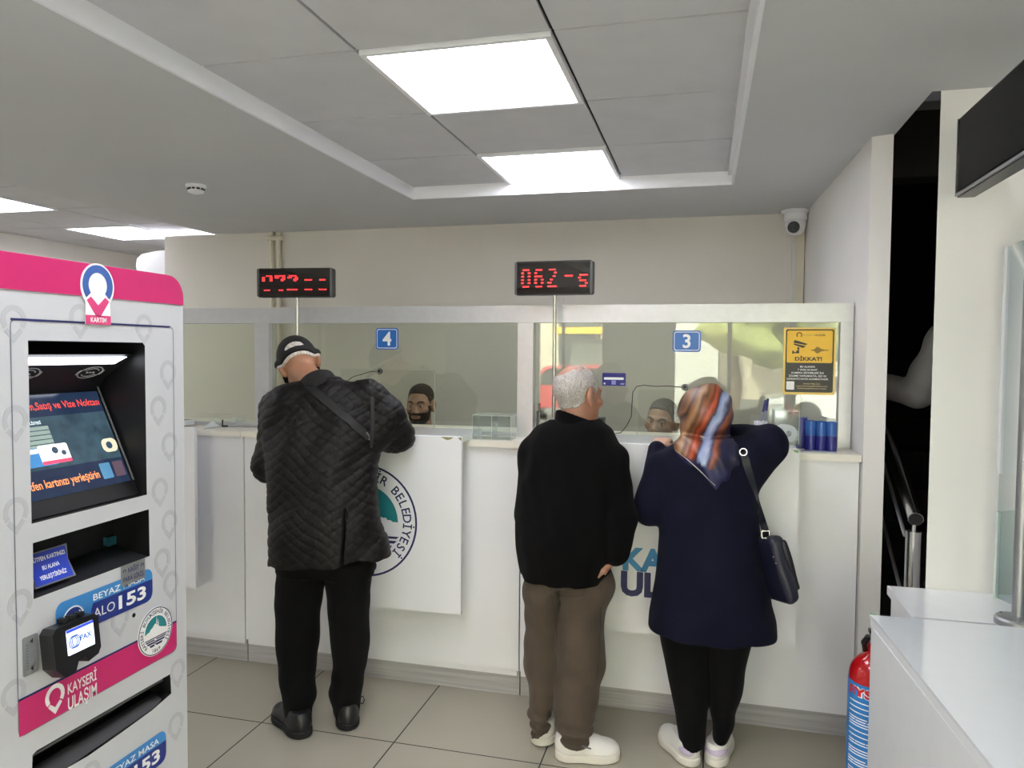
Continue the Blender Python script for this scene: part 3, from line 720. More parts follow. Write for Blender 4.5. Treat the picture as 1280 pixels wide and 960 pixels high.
# dark handset inside window 3
hp = at(677, 512, y=3.56)
t = thing('handset', 'small black handset standing on the worktop behind the glass by the post', 'phone', (hp[0], 3.56, ZW1))
b = MB(); b.box(hp[0] - .022, hp[0] + .022, 3.54, 3.58, ZW1 + .0005, ZW1 + .11, M_black); b.build('body', t, bevel=.006)
b = MB(); b.tube([(hp[0] - .01, 3.56, ZW1 + .108), (hp[0] - .01, 3.56, ZW1 + .15)], .006, M_black, 8); b.build('aerial', t)
hp = at(751, 532, y=3.6)
b = MB(); b.box(hp[0] - .03, hp[0] + .014, 3.58, 3.66, ZW1 + .0005, at(751, 522, y=3.6)[2], mat('grey_plastic', '55565a', .35)); o = b.build('card_reader', bevel=.008); tag(o, 'dark grey device behind the glass partly hidden by the bald man\'s collar', 'card reader')

# ------------------------------------------------------------------ pipes, camera, detector, air conditioner
M_pipe = mat('painted_pipe', 'd2ccba', .55); M_cond = mat('grey_conduit', 'c9cbc8', .5)
t = thing('wall_pipes', 'pair of painted heating pipes running up the office wall', 'pipes', (-3.01, YB - .03, 0))
for x in (at(340, 340, y=YB - .03)[0], at(348.5, 340, y=YB - .03)[0]):
    b = MB(); b.tube([(x, YB - .03, 0.02), (x, YB - .03, SOF - .002)], .017, M_pipe, 14); b.build('pipe', t)
b = MB(); x = at(344, 294, y=YB - .03)[0]; b.tube([(x - .06, YB - .03, SOF - .045), (x + .06, YB - .03, SOF - .045)], .02, M_pipe, 12); b.build('joint', t)
cx = at(994.5, 272, y=YB - .10)[0]
t = thing('dome_camera', 'white dome security camera under the ceiling in the right corner', 'security camera', (cx, YB - .10, SOF - .16))
b = MB(); b.lathe([(0, SOF - .001), (.082, SOF - .001), (.082, SOF - .012), (.066, SOF - .022), (.066, SOF - .06), (.06, SOF - .066), (0, SOF - .066)], (cx, YB - .10, 0), M_white, 32); b.build('mount', t)
b = MB(); b.lathe([(0, -.062), (.03, -.056), (.05, -.036), (.06, 0), (.058, .02), (0, .02)], (cx, YB - .10, SOF - .085), M_white, 30); b.build('ball', t)
ldir = np.array([-.25, -.85, -.35]); ldir /= np.linalg.norm(ldir); lc = np.array([cx, YB - .10, SOF - .085]) + ldir * .035
b = MB(); b.lathe([(0, -.01), (.034, -.01), (.034, .026), (.03, .03), (0, .03)], lc, M_gloss, 24, ldir); b.build('lens', t)
b = MB(); b.box(at(992, 330, y=YB)[0] - .012, at(992, 330, y=YB)[0] + .012, YB - .02, YB, 1.2, SOF - .16, M_cond); o = b.build('cable_conduit', bevel=.003); tag(o, 'grey vertical cable conduit dropping from the dome camera', 'conduit')
b = MB(); b.box(.518, .562, YB - .03, YB, .6, SOF - .001, M_pipe); o = b.build('cable_trunking', bevel=.003); tag(o, 'cream vertical trunking in the right corner beside the conduit', 'trunking')
sp_ = at(245, 231, z=SOF)
t = thing('smoke_detector', 'small white smoke detector on the plain ceiling at left', 'smoke detector', (sp_[0], sp_[1], SOF - .04))
b = MB(); b.lathe([(0, SOF - .001), (.05, SOF - .001), (.05, SOF - .012), (.044, SOF - .016), (0, SOF - .016)], (sp_[0], sp_[1], 0), M_white, 28); b.build('base', t)
b = MB(); b.lathe([(0, SOF - .0165), (.034, SOF - .0165), (.034, SOF - .028), (.04, SOF - .03), (.038, SOF - .04), (.02, SOF - .046), (0, SOF - .046)], (sp_[0], sp_[1], 0), M_white, 28); b.build('head', t)
b = MB()
for k in range(10):
    a = 2 * math.pi * k / 10; b.box(sp_[0] + .0345 * math.cos(a) - .006, sp_[0] + .0345 * math.cos(a) + .006, sp_[1] + .0345 * math.sin(a) - .006, sp_[1] + .0345 * math.sin(a) + .006, SOF - .027, SOF - .019, M_black)
b.build('vent_slots', t)
t = thing('air_conditioner', 'white wall air conditioner seen end-on past the left wall corner', 'air conditioner', (-4.06, 5.25, 2.0))
b = MB(); prof = [(-3.943, 2.02), (-4.165, 2.02), (-4.185, 2.035), (-4.225, 2.2), (-4.215, 2.255), (-4.17, 2.29), (-4.05, 2.31), (-3.943, 2.315)]
b.prism([(x, 4.83, z) for x, z in prof], (0, .8, 0), M_white); b.build('casing', t, bevel=.006)
b = MB(); b.box(-4.03, -3.985, 4.8265, 4.8295, 2.06, 2.13, mat('label_grey', '9fa6b0', .6)); b.build('rating_label', t, label='grey printed label')
b = MB(); b.box(-4.15, -4.02, 4.86, 5.6, 2.012, 2.0195, mat('grey_plastic', '55565a', .35)); b.build('outlet_flap', t)
# ------------------------------------------------------------------ ticket machine (front looks along +x)
XK = -1.30
KP = PF((XK, 0, 0), (0, 1, 0), (0, 0, 1))
def kp(px, py, dx=0.0):
    p = at(px, py, x=XK + dx); return (p[1], p[2])
KR, KT = 1.648, 1.752; KL = 1.07
M_kw = mat('machine_white_vinyl', 'c6c8cd', .28, var=.01, coat=.2); M_pin = mat('pin_watermark_grey', 'b7b9bf', .3)
M_kblk = mat('recess_black', '0c0c0e', .45)
t = KIOSK = thing('ticket_machine', 'white and pink ticket vending machine standing at the left', 'ticket machine', (XK - .28, (KL + KR) / 2, 0))
R_ = .055
front = [(KL, .06), (KR, .06)] + [(KR - R_ + R_ * math.cos(math.radians(a)), KT - R_ + R_ * math.sin(math.radians(a))) for a in range(0, 91, 15)] + [(KL + R_ + R_ * math.cos(math.radians(a)), KT - R_ + R_ * math.sin(math.radians(a))) for a in range(90, 181, 15)]
b = MB(); b.poly(KP, front, -.55, 0, M_kw); cab = b.build('cabinet', t)
# openings
def quad(pts): return [kp(*p) for p in pts]
rec = quad([(35, 426), (180.5, 428), (184, 618), (39.5, 655)]); bay = quad([(41, 679), (186, 636.5), (187, 695), (42, 749)])
slot = quad([(40.5, 944), (46, 938), (213, 842.5), (214, 867), (190, 888), (150, 917), (110, 945), (70, 968), (40, 984)])
u0 = (rec[0][0] + rec[3][0]) / 2; u1 = (rec[1][0] + rec[2][0]) / 2; v1 = (rec[0][1] + rec[1][1]) / 2; v0 = (rec[2][1] + rec[3][1]) / 2
c1 = MB(); c1.poly(KP, [(u0, v0), (u1, v0), (u1, v1), (u0, v1)], -.19, .05, M_kblk)
c2 = MB(); c2.poly(KP, bay, -.11, .05, M_kblk)
c3 = MB(); c3.poly(KP, slot, -.09, .05, M_kblk)
# watermark pins printed on the skin
def pin(mb, pf, u, v, s, m, h0, h1, lower=None):
    mb.ring(pf, u, v, s * .62, s, h0, h1, m, -38, 218, 26, 1.05)
    lo = lower or m
    mb.poly(pf, [(u - s * .72, v - s * .78), (u - s * .5, v - s * .55), (u, v - s * 1.02), (u + s * .5, v - s * .55), (u + s * .72, v - s * .78), (u, v - s * 1.62)], h0, h1, lo)
cutout(cab, [c1, c2, c3])
for px_, py_ in ((17, 400), (100, 397), (180, 408), (210, 465), (19, 525), (198, 510), (212, 555), (200, 612), (20, 640), (212, 652), (25, 755), (203, 700), (150, 772), (214, 728), (17, 868), (222, 838), (220, 905), (113, 968)):
    u, v = kp(px_, py_)
    b = MB(); pin(b, KP, min(u, KR - .031), v, .028, M_pin, .0002, .0006); b.build('pin_print', t, label='pale grey pin-shaped print')
# pink header
b = MB(); hv = KT - .072
b.poly(KP, [(KL + .001, hv), (KR - .001, hv)] + [(KR - R_ - .001 + R_ * math.cos(math.radians(a)), KT - R_ - .001 + R_ * math.sin(math.radians(a))) for a in range(0, 91, 15)] + [(KL + R_ + .001 + R_ * math.cos(math.radians(a)), KT - R_ - .001 + R_ * math.sin(math.radians(a))) for a in range(90, 181, 15)], .0008, .003, M_pink)
b.build('header_band', t, label='magenta header band')
lu, lv = kp(120.5, 359)
M_lb = mat('logo_blue', '3f62a8', .4); M_lp = mat('logo_pink', 'd8467f', .4)
b = MB(); b.poly(KP, circ(lu, lv + .002, .047, 40, .050), .003, .0036, M_wht); b.poly(KP, [(lu - .034, lv - .03), (lu + .034, lv - .03), (lu + .036, lv - .082), (lu - .036, lv - .082)], .0034, .0038, M_wht)
b.build('logo_ground', t)
b = MB(); b.ring(KP, lu, lv + .004, .026, .042, .0038, .0046, M_lb, -40, 220, 30, 1.05)
b.poly(KP, [(lu - .031, lv - .030), (lu - .020, lv - .022), (lu, lv - .04), (lu + .020, lv - .022), (lu + .031, lv - .030), (lu + .006, lv - .064), (lu - .006, lv - .064)], .0038, .0046, M_lp)
b.poly(KP, [(lu - .035, lv - .082), (lu + .035, lv - .082), (lu + .035, lv - .062), (lu - .035, lv - .062)], .0039, .0046, M_lp)
b.text('KARTIM', KP, lu, lv - .077, .010, M_wht, width=.044, hoff=.0049, bold=.02); b.build('logo', t)
# door outline groove and pink band
dl = kp(10, 396); dr = kp(215, 409); db = kp(222, 812); dbl = kp(24, 922)
DL, DR, DT, DB = (dl[0] + dbl[0]) / 2, (dr[0] + db[0]) / 2, (dl[1] + dr[1]) / 2, (db[1] + dbl[1]) / 2
M_seam = mat('seam_navy', '23265c', .5); M_seamg = mat('seam_grey', '6e7380', .5)
def door_line():
    b = MB(); o_ = rrect(DL, DB, DR, DT, .014, 4); i_ = rrect(DL + .0022, DB + .0022, DR - .0022, DT - .0022, .012, 4); n = len(o_)
    b.faces([KP.p(u, v, .0009) for u, v in o_] + [KP.p(u, v, .0009) for u, v in i_], [(k, (k + 1) % n, n + (k + 1) % n, n + k) for k in range(n)], M_seamg)
    b.poly(KP, [(DL + .002, DT - .004), (DR - .012, DT - .004), (DR - .012, DT + .0005), (DL + .002, DT + .0005)], .0008, .0014, M_seam); return b
door_line().build('door_seam', t)
bt = (kp(25, 876)[1] + kp(221, 777)[1]) / 2
b = MB(); b.poly(KP, [(DL + .002, DB + .002), (DR - .016, DB + .002), (DR - .006, DB + .006), (DR - .002, DB + .016), (DR - .002, bt), (DL + .002, bt)], .0008, .0016, M_pink)
b.poly(KP, [(DL + .002, bt), (DR - .002, bt), (DR - .002, bt + .004), (DL + .002, bt + .004)], .0008, .0018, M_seam)
pu, pv = kp(68, 872); pin(b, KP, pu, pv + .004, .024, M_wht, .0016, .002)
g0, g1 = kp(84, 878), kp(120, 855)
b.text('KAYSERİ', KP, (g0[0] + g1[0]) / 2, kp(84, 868)[1], .0215, M_wht, width=g1[0] - g0[0], hoff=.0021, bold=.014)
b.text('ULAŞIM', KP, (g0[0] + g1[0]) / 2, kp(84, 868)[1] - .0345, .0265, M_wht, width=g1[0] - g0[0], hoff=.0021, bold=.016)
b.build('magenta_band', t, label='magenta band with white KAYSERİ ULAŞIM lettering')
eu, ev = kp(193.5, 788.5)
emblem(t, KP, eu, ev, .058, .0019)
# screen hood inside the recess
b = MB(); D = .19
hz = v1 - .085
b.faces([KP.p(u0 + .001, v1 - .028, -.03), KP.p(u1 - .001, v1 - .028, -.03), KP.p(u1 - .001, hz, -.115), KP.p(u0 + .001, hz, -.115), KP.p(u0 + .001, hz - .035, -.135), KP.p(u1 - .001, hz - .035, -.135)], [(0, 1, 2, 3), (3, 2, 5, 4)], mat('hood_black', '17171a', .4))
b.build('hood_panel', t)
M_strip = emitmat('machine_light', 'f2f5ff', 4.0)
b = MB(); b.faces([KP.p(u0 + .02, v1 - .034, -.033), KP.p(u1 - .02, v1 - .034, -.033), KP.p(u1 - .03, v1 - .051, -.060), KP.p(u0 + .01, v1 - .051, -.060)], [(0, 1, 2, 3)], M_strip); b.build('light_strip', t, label='lit white light strip above the screen')
hp_ = PF(KP.p((u0 + u1) / 2, (v1 - .028 + hz) / 2, -.072), (0, 1, 0), tuple(np.array(KP.p(0, v1 - .028, -.03)) - np.array(KP.p(0, hz, -.115))))
M_gr = mat('grille_white', 'cfd2d8', .4)
for s_ in (-1, 1):
    gx = s_ * (u1 - u0) * .27; gy = -.022; b = MB()
    for r in (.03, .020): b.ring(hp_, gx, gy, r, r + .003, .002, .003, M_gr, 25, 155, 14, .75); b.ring(hp_, gx, gy, r, r + .003, .002, .003, M_gr, 205, 335, 14, .75)
    for a, d_ in ((-.026, .0), (.026, .0)): b.ring(hp_, gx, gy, .031, .037, .002, .003, M_gr, -22 if a > 0 else 158, 22 if a > 0 else 202, 8, .75)
    for k in (-1, 0, 1): b.poly(hp_, circ(gx + k * .009, gy, .003, 8), .002, .003, M_gr)
    b.build('speaker_grille', t, label='white ringed speaker grille')
# tilted screen
d0 = KP.p(u0 + .004, v0 + .03, -.03); d1 = KP.p(u0 + .004, hz - .03, -.13)
SP = PF(d0, (0, 1, 0), tuple(np.array(d1) - np.array(d0))); sw = u1 - u0 - .008; sh = np.linalg.norm(np.array(d1) - np.array(d0))
b = MB(); b.poly(SP, [(0, -.03), (sw, -.03), (sw, sh), (0, sh)], -.01, 0, M_kblk); b.build('screen_bezel', t)
def screen_mat(name, c1, c2, e):
    m = bpy.data.materials.new(name); m.use_nodes = True; nt = m.node_tree; b_ = nt.nodes['Principled BSDF']
    tc = node(nt, 'ShaderNodeTexCoord'); nz = node(nt, 'ShaderNodeTexNoise'); nz.inputs['Scale'].default_value = 26; nz.inputs['Detail'].default_value = 5
    nt.links.new(tc.outputs['Object'], nz.inputs['Vector']); r = node(nt, 'ShaderNodeValToRGB'); r.color_ramp.elements[0].position = .35; r.color_ramp.elements[1].position = .65
    r.color_ramp.elements[0].color = lin(c1) + (1,); r.color_ramp.elements[1].color = lin(c2) + (1,)
    nt.links.new(nz.outputs['Fac'], r.inputs[0]); nt.links.new(r.outputs[0], b_.inputs['Emission Color']); b_.inputs['Emission Strength'].default_value = e
    b_.inputs['Base Color'].default_value = (.01, .01, .015, 1); b_.inputs['Roughness'].default_value = .12; return m
M_s1 = screen_mat('screen_slate', '2f4450', '44606c', .75); M_s2 = screen_mat('screen_navy', '1c2c48', '22344f', .75)
def semit(n, c_, e=.85): return emitmat('screen_' + n, c_, e)
x0s, x1s, y0s, y1s = .008, sw - .012, .006, sh - .004
b = MB(); b.poly(SP, [(x0s, y0s), (x1s, y0s), (x1s, y1s), (x0s, y1s)], .0003, .0012, M_s1)
hb = y1s - .052
b.poly(SP, [(x0s, hb), (x1s, hb), (x1s, y1s), (x0s, y1s)], .0012, .0015, M_s2)
b.poly(SP, [(x0s, y0s), (x1s, y0s), (x1s, y0s + .062), (x0s, y0s + .062)], .0012, .0015, M_s2)
ln = x1s - x0s
b.text('Dolum,Satış ve Vize Noktası', SP, x1s - .006, hb + .017, .0165, semit('red', 'd8433a'), width=.236, hoff=.0018, bold=.014, align='R')
b.text('Lütfen kartınızı yerleştirin', SP, x1s - .083, y0s + .022, .018, semit('orange', 'e08148'), width=.200, hoff=.0018, bold=.014, align='R')
tbl = semit('table', '77877f', .7)
for r in range(6): b.poly(SP, [(x0s + .004, hb - .03 - .0105 * r), (x0s + ln * .42, hb - .03 - .0105 * r), (x0s + ln * .42, hb - .0215 - .0105 * r), (x0s + .004, hb - .0215 - .0105 * r)], .0012, .0016, tbl)
b.text('TARİFE LİSTESİ', SP, x0s + ln * .27, hb - .016, .006, semit('white', 'c9d4d8'), width=ln * .2, hoff=.0018, bold=.02)
cy_ = y0s + .082
b.poly(SP, rrect(x0s + ln * .13, cy_ - .012, x0s + ln * .40, cy_ + .03, .005), .0014, .0018, semit('card_blue', '2f6b9c'))
b.poly(SP, rrect(x0s + ln * .26, cy_ - .010, x0s + ln * .52, cy_ + .034, .005), .0018, .0021, semit('card_white', 'd9d2cd'))
b.poly(SP, rrect(x0s + ln * .26, cy_ - .010, x0s + ln * .52, cy_ - .002, .002), .0021, .0023, semit('card_red', 'c63a56'))
b.poly(SP, circ(x0s + ln * .40, cy_ + .020, .008, 14), .0021, .0023, semit('card_dark', '24384a')); b.poly(SP, circ(x0s + ln * .47, cy_ + .012, .006, 14), .0021, .0023, semit('card_dark', '24384a'))
b.poly(SP, rrect(x0s + ln * .12, cy_ + .018, x0s + ln * .26, cy_ + .028, .004), .0018, .0021, semit('card_white', 'd9d2cd'))
b.poly(SP, rrect(x1s - .045, cy_ - .004, x1s, cy_ + .030, .014), .0014, .0018, semit('key_beige', 'b5ab94'))
b.poly(SP, circ(x1s - .024, cy_ + .013, .009, 14), .0018, .0021, semit('card_dark', '24384a'))
b.poly(SP, rrect(x0s - .004 + .004, cy_ - .010, x0s + .022, cy_ + .024, .010), .0014, .0018, semit('key_beige', 'b5ab94'))
b.poly(SP, rrect(x1s - .075, y0s + .016, x1s - .044, y0s + .054, .003), .0016, .0019, semit('key_blue', '3f6d8c', .7)); b.poly(SP, rrect(x1s - .036, y0s + .016, x1s - .006, y0s + .054, .003), .0016, .0019, semit('key_brown', '4a3b46', .7))
b.build('display', t, label='lit touch screen with orange lettering')
b = MB(); b.tube([SP.p(x1s + .006, y0s, .004), SP.p(x1s + .006, y1s + .02, .004)], .0025, MATS['grey_plastic'], 6); b.build('screen_trim', t)
# card bay
bu0, bu1 = bay[0][0], bay[1][0]; bz0, bz1 = bay[3][1], bay[1][1]
b = MB(); b.faces([KP.p(bu0, bz0 + .001, -.003), KP.p(bu1, bz0 + .001, -.003), KP.p(bu1, bz0 + .02, -.105), KP.p(bu0, bz0 + .02, -.105)], [(0, 1, 2, 3)], mat('bay_floor', '33353a', .3, metal=.4)); b.build('bay_floor', t)
NP = PF(KP.p(bu0 + .016, bz0 + .014, -.012), (0, 1, 0), (-.35, 0, 1)); nw = kp(88, 700)[0] - bu0 + .01; nh = (bz1 - bz0) * .62
b = MB(); b.poly(NP, [(0, 0), (nw, 0), (nw * .93, nh * .55), (nw, nh), (0, nh)], -.02, 0, mat('slot_grey', '77787c', .35)); b.poly(NP, [(0.002, .003), (nw - .006, .003), (nw * .91, nh * .55), (nw - .006, nh - .003), (.002, nh - .003)], 0, .0012, mat('notice_blue', '2740b4', .35))
for k, s_ in enumerate(('LÜTFEN KARTINIZI', 'BU ALANA', 'YERLEŞTİRİNİZ')):
    b.text(s_, NP, nw * .47, nh * (.72 - .27 * k), nh * .115, M_wht, width=nw * (.82, .42, .66)[k], hoff=.0016, bold=.02)
b.build('card_reader_notice', t, label='blue card reader plate with white lettering')
b = MB(); c_ = kp(150, 674, -.09); b.poly(PF((XK - .108, 0, 0), (0, 1, 0), (0, 0, 1)), rrect(c_[0] - .034, c_[1] - .011, c_[0] + .034, c_[1] + .011, .004), 0, .012, mat('slot_teal', '23505e', .2)); b.build('banknote_slot', t, label='teal banknote slot')
# grey plate
a, c_ = kp(150.5, 722), kp(180, 706); b = MB(); g = ((kp(151, 708)[1] + kp(180, 697)[1]) / 2, (kp(151, 733)[1] + kp(180, 722)[1]) / 2)
b.poly(KP, rrect(a[0], g[1], c_[0], g[0], .002, 2), .0016, .003, mat('plate_grey', '8b8d90', .4, metal=.3))
gw = c_[0] - a[0]; gh = g[0] - g[1]
b.text('KAĞIT', KP, a[0] + gw * .5, g[1] + gh * .58, gh * .22, M_seam, width=gw * .45, hoff=.0034, bold=.015); b.text('PARA GİRİŞ', KP, a[0] + gw * .5, g[1] + gh * .17, gh * .22, M_seam, width=gw * .85, hoff=.0034, bold=.015)
for s_ in (.12, .88): b.ring(KP, a[0] + gw * s_, g[1] + gh * .7, gh * .06, gh * .1, .003, .0034, M_seam, -40, 220, 12)
b.build('banknote_plate', t, label='grey metal plate reading KAĞIT PARA GİRİŞ')
# helpline stickers
def helpline(uR, vB, w_, h_, name='helpline_sticker'):
    u, v = uR - w_, vB; b = MB()
    b.poly(KP, rrect(u, v, u + w_, v + h_, .02), .0008, .0014, M_lblue)
    b.poly(KP, [(u + w_ * .28, v + .0002), (u + w_ - .02, v + .0002), (u + w_ - .006, v + .006), (u + w_ - .0002, v + .02), (u + w_ - .0002, v + h_ * .64), (u + w_ * .35, v + h_ * .64)], .0014, .0017, mat('helpline_navy', '243582', .35))
    b.poly(KP, circ(u + w_ * .16, v + h_ * .42, h_ * .36, 32), .0014, .0018, M_wht); b.poly(KP, circ(u + w_ * .16, v + h_ * .42, h_ * .32, 32), .0018, .002, MATS['helpline_navy'])
    b.poly(KP, circ(u + w_ * .15, v + h_ * .47, h_ * .10, 18), .002, .0022, M_wht); b.poly(KP, [(u + w_ * .07, v + h_ * .2), (u + w_ * .23, v + h_ * .2), (u + w_ * .2, v + h_ * .36), (u + w_ * .1, v + h_ * .36)], .002, .0022, M_wht)
    for r in (.10, .17): b.ring(KP, u + w_ * .19, v + h_ * .52, h_ * r, h_ * (r + .035), .002, .0022, M_wht, -35, 50, 10)
    b.text('BEYAZ MASA', KP, u + w_ * .63, v + h_ * .70, h_ * .17, M_wht, width=w_ * .56, hoff=.0019, bold=.012)
    b.text('ALO', KP, u + w_ * .46, v + h_ * .2, h_ * .26, M_wht, width=w_ * .22, hoff=.0019); b.text('153', KP, u + w_ * .765, v + h_ * .16, h_ * .36, M_wht, width=w_ * .31, hoff=.0019, bold=.03)
    b.build(name, t, label='blue helpline sticker reading BEYAZ MASA ALO 153')
r1 = kp(190, 733); sl = kp(69, 770)
vt = (kp(190, 711)[1] + kp(72, 752)[1]) / 2; vb = (kp(190, 752)[1] + kp(110, 782)[1]) / 2
helpline(r1[0], vb, r1[0] - sl[0], vt - vb)
r2 = kp(207, 935); vt2 = kp(200, 913)[1]; helpline(r2[0], vt2 - (vt - vb) * 1.02 - .004, r1[0] - sl[0], (vt - vb) * 1.02)
# payment terminal
tc_ = kp(97, 803, .045); tw, thh = .058, .046
TP = PF((XK + .012, tc_[0], tc_[1] - .004), (0, 1, 0), (-.10, 0, 1))
b = MB(); b.poly(TP, [(-tw, -thh + .012), (-tw + .02, -thh - .012), (-.01, -thh - .008), (0, -thh + .012), (.016, -thh + .012), (.022, -thh - .002), (tw - .008, -thh + .004), (tw, -thh + .016), (tw, thh - .01), (tw - .01, thh), (-tw + .01, thh), (-tw, thh - .01)], 0, .034, M_black); pt = b.build('payment_terminal', t, bevel=.004, label='black card payment terminal with lit white screen')
b = MB(); b.poly(TP, rrect(-.027, -.018, .042, .034, .002), .0342, .0352, emitmat('terminal_screen', 'dfe8f6', .95)); b.poly(TP, [(-.027, .028), (.042, .028), (.042, .034), (-.027, .034)], .0352, .0356, emitmat('terminal_blue', '2c3fb0', .9))
for k in range(3): b.ring(TP, -.013 + .004 * k, .006, .009, .0105, .0352, .0358, emitmat('terminal_ink', '31539a', .6), 0, 360, 24, 1.25)
b.text('PAX', TP, .020, .003, .0105, MATS['terminal_ink'], width=.030, hoff=.0358, bold=.03); b.text('Türkiye', TP, .026, -.006, .004, emitmat('terminal_grey', '9aa7c0', .8), width=.02, hoff=.0358)
b.build('terminal_screen', pt, label='lit white screen with dark blue lettering')
b = MB()
for k in range(3): b.poly(TP, rrect(-.02 + .02 * k, thh + .001, -.006 + .02 * k, thh + .01, .002), .006, .024, M_blackm)
b.build('terminal_ridges', pt)
a, c_ = kp(27, 797), kp(46, 792); z1_, z0_ = (a[1] + c_[1]) / 2, (kp(27, 847)[1] + kp(46, 839)[1]) / 2
b = MB(); b.poly(KP, rrect(a[0], z0_, c_[0], z1_, .004), .0008, .003, MATS['plate_grey'])
for z_, s_ in ((z1_ - .012, 1), (z0_ + .012, -1)): b.poly(KP, [(a[0] + .016, z_), (a[0] + .022, z_ - .004 * s_), (a[0] + .022, z_ + .006 * s_)], .003, .0034, M_black)
for k in range(9): b.poly(KP, [(a[0] + .006, z0_ + .012 + k * (z1_ - z0_ - .024) / 9), (a[0] + .012, z0_ + .012 + k * (z1_ - z0_ - .024) / 9), (a[0] + .012, z0_ + .015 + k * (z1_ - z0_ - .024) / 9), (a[0] + .006, z0_ + .015 + k * (z1_ - z0_ - .024) / 9)], .003, .0033, M_seamg)
b.build('card_slot_plate', t, label='grey vertical card slot plate')
ku, kv = kp(167, 769); b = MB(); b.poly(KP, circ(ku, kv, .005, 16), .0006, .0016, M_black); b.build('keyhole', t)
# delivery tray lip
b = MB(); p0, p1 = kp(46, 944), kp(212, 848)
b.tube([KP.p(p0[0] + .004, p0[1] - .006, -.02), KP.p(p1[0] - .004, p1[1] - .004, -.02)], .004, MATS['grey_plastic'], 8)
b.faces([KP.p(p0[0], p0[1] - .04, -.03), KP.p(p1[0] - .02, p1[1] - .03, -.03), KP.p(p1[0] - .02, p1[1] - .05, -.002), KP.p(p0[0], p0[1] - .07, -.002)], [(0, 1, 2, 3)], M_kblk); b.build('tray_flap', t)
b = MB(); b.box(XK - .53, XK - .02, KL + .02, KR - .02, .001, .06, M_blackm); b.build('base', t)

# ------------------------------------------------------------------ white desks at the right
ZD = 0.80
M_desk = mat('desk_white', 'edf0f3', .25, var=.015, coat=.3); M_dglass = mat('desk_white_glass', 'e8edf2', .06, coat=.6, var=.01)
t = thing('side_desk', 'white desk in front of the broad column, farther of the two desks', 'desk', (1.1, 2.52, 0))
b = MB(); b.box(.600, 1.72, 2.385, CY - .004, ZD - .028, ZD, M_desk); b.build('desk_top', t, bevel=.0015)
b = MB(); b.box(.612, .63, 2.40, CY - .01, .002, ZD - .029, M_desk); b.build('side_panel', t); b = MB(); b.box(1.68, 1.698, 2.40, CY - .01, .002, ZD - .029, M_desk); b.build('side_panel', t)
b = MB(); b.box(.631, 1.679, 2.40, 2.418, .1, ZD - .029, M_desk); b.build('front_panel', t)
t = thing('reception_desk', 'white glossy reception desk in the right foreground', 'desk', (.95, 1.7, 0))
dA, dB = at(1097, 777, z=ZD + .008), at(1240, 955, z=ZD + .008)
ex = (dB - dA); ex = dA + ex * 1.75
top = [(dA[0], dA[1]), (ex[0], ex[1]), (1.7, ex[1]), (1.7, dA[1] + .065), (dA[0] - .008, dA[1] + .052)]
b = MB(); b.prism([(x, y, ZD - .024) for x, y in top], (0, 0, .024), M_desk); b.build('desk_top', t)
b = MB(); b.prism([(x - .003, y + .002, ZD + .0005) for x, y in top], (0, 0, .008), M_dglass); b.build('glass_top', t, bevel=.001, label='white glass sheet on the desk top')
ins = .006
b = MB(); b.prism([(dA[0] - .006, dA[1] + .049, .002), (dA[0] + .014, dA[1] + .049, .002), (ex[0] + .022, ex[1] + .01, .002), (ex[0] + .002, ex[1] + .01, .002)], (0, 0, ZD - .0265), M_desk); b.build('side_panel', t)
b = MB(); b.box(dA[0] + .016, 1.69, dA[1] + .03, dA[1] + .048, .1, ZD - .0265, M_desk); b.build('back_panel', t)
b = MB(); b.box(1.67, 1.69, ex[1] + .02, dA[1] + .03, .002, ZD - .0265, M_desk); b.build('side_panel', t)
b = MB(); q = at(1090, 771, z=ZD); b.box(q[0] - .004, q[0] + .012, q[1] - .002, q[1] + .006, ZD - .03, ZD + .012, mat('green_glass_edge', '9fb8a6', .15)); b.build('corner_clip', t, label='greenish glass corner clip')
# clear screen with aluminium edge on the desk and its tube stand
s0, s1 = at(1246, 742, z=ZD), at(1252, 600, y=2.62)
xs_ = at(1254, 480, y=2.62)[0]
t = thing('desk_screen', 'clear bluish protective screen with a white edge at the right border', 'protective screen', (xs_ + .08, 2.3, ZD))
tp = at(1257, 309, y=2.62)[2]
yy0, yy1 = 2.62, 2.40
M_scr = glassmat('screen_plexi', 'c3d2d8', .02, 1.5)
b = MB(); b.faces([(xs_, yy0, ZD + .01), (xs_ + .30, 1.75, ZD + .01), (xs_ + .30, 1.75, tp + .03), (xs_ + .02, yy0 - .05, tp + .012), (xs_, yy0, tp)], [(0, 1, 2, 3, 4)], M_scr)
o = b.build('plexi_sheet', t); md = o.modifiers.new('thick', 'SOLIDIFY'); md.thickness = .006; md.offset = 0
b = MB(); b.box(xs_ - .006, xs_ + .006, yy0 - .004, yy0 + .012, at(1252, 592, y=yy0)[2], tp + .002, M_white); b.build('edge_strip', t, bevel=.002)
b = MB(); b.box(xs_ - .004, xs_ + .008, yy0 - .004, yy0 + .010, ZD + .001, at(1252, 640, y=yy0)[2], mat('edge_glue', 'cfdbd6', .2)); b.build('lower_edge', t)
pb = at(1269, 772, z=ZD + .02)
t = thing('screen_stand', 'grey metal tube stand with round base on the desk at the right border', 'stand', (pb[0], pb[1], ZD))
b = MB(); b.lathe([(0, .001), (.052, .001), (.052, .016), (.047, .022), (.022, .025), (0, .025)], (pb[0], pb[1], ZD), M_steeld, 36); b.build('flange', t)
b = MB(); tpz = at(1280, 345, y=pb[1])[2]; b.tube([(pb[0] + .006, pb[1], ZD + .024), (pb[0] + .006, pb[1], tpz)], .0155, M_steeld, 18); b.build('tube', t)
b = MB()
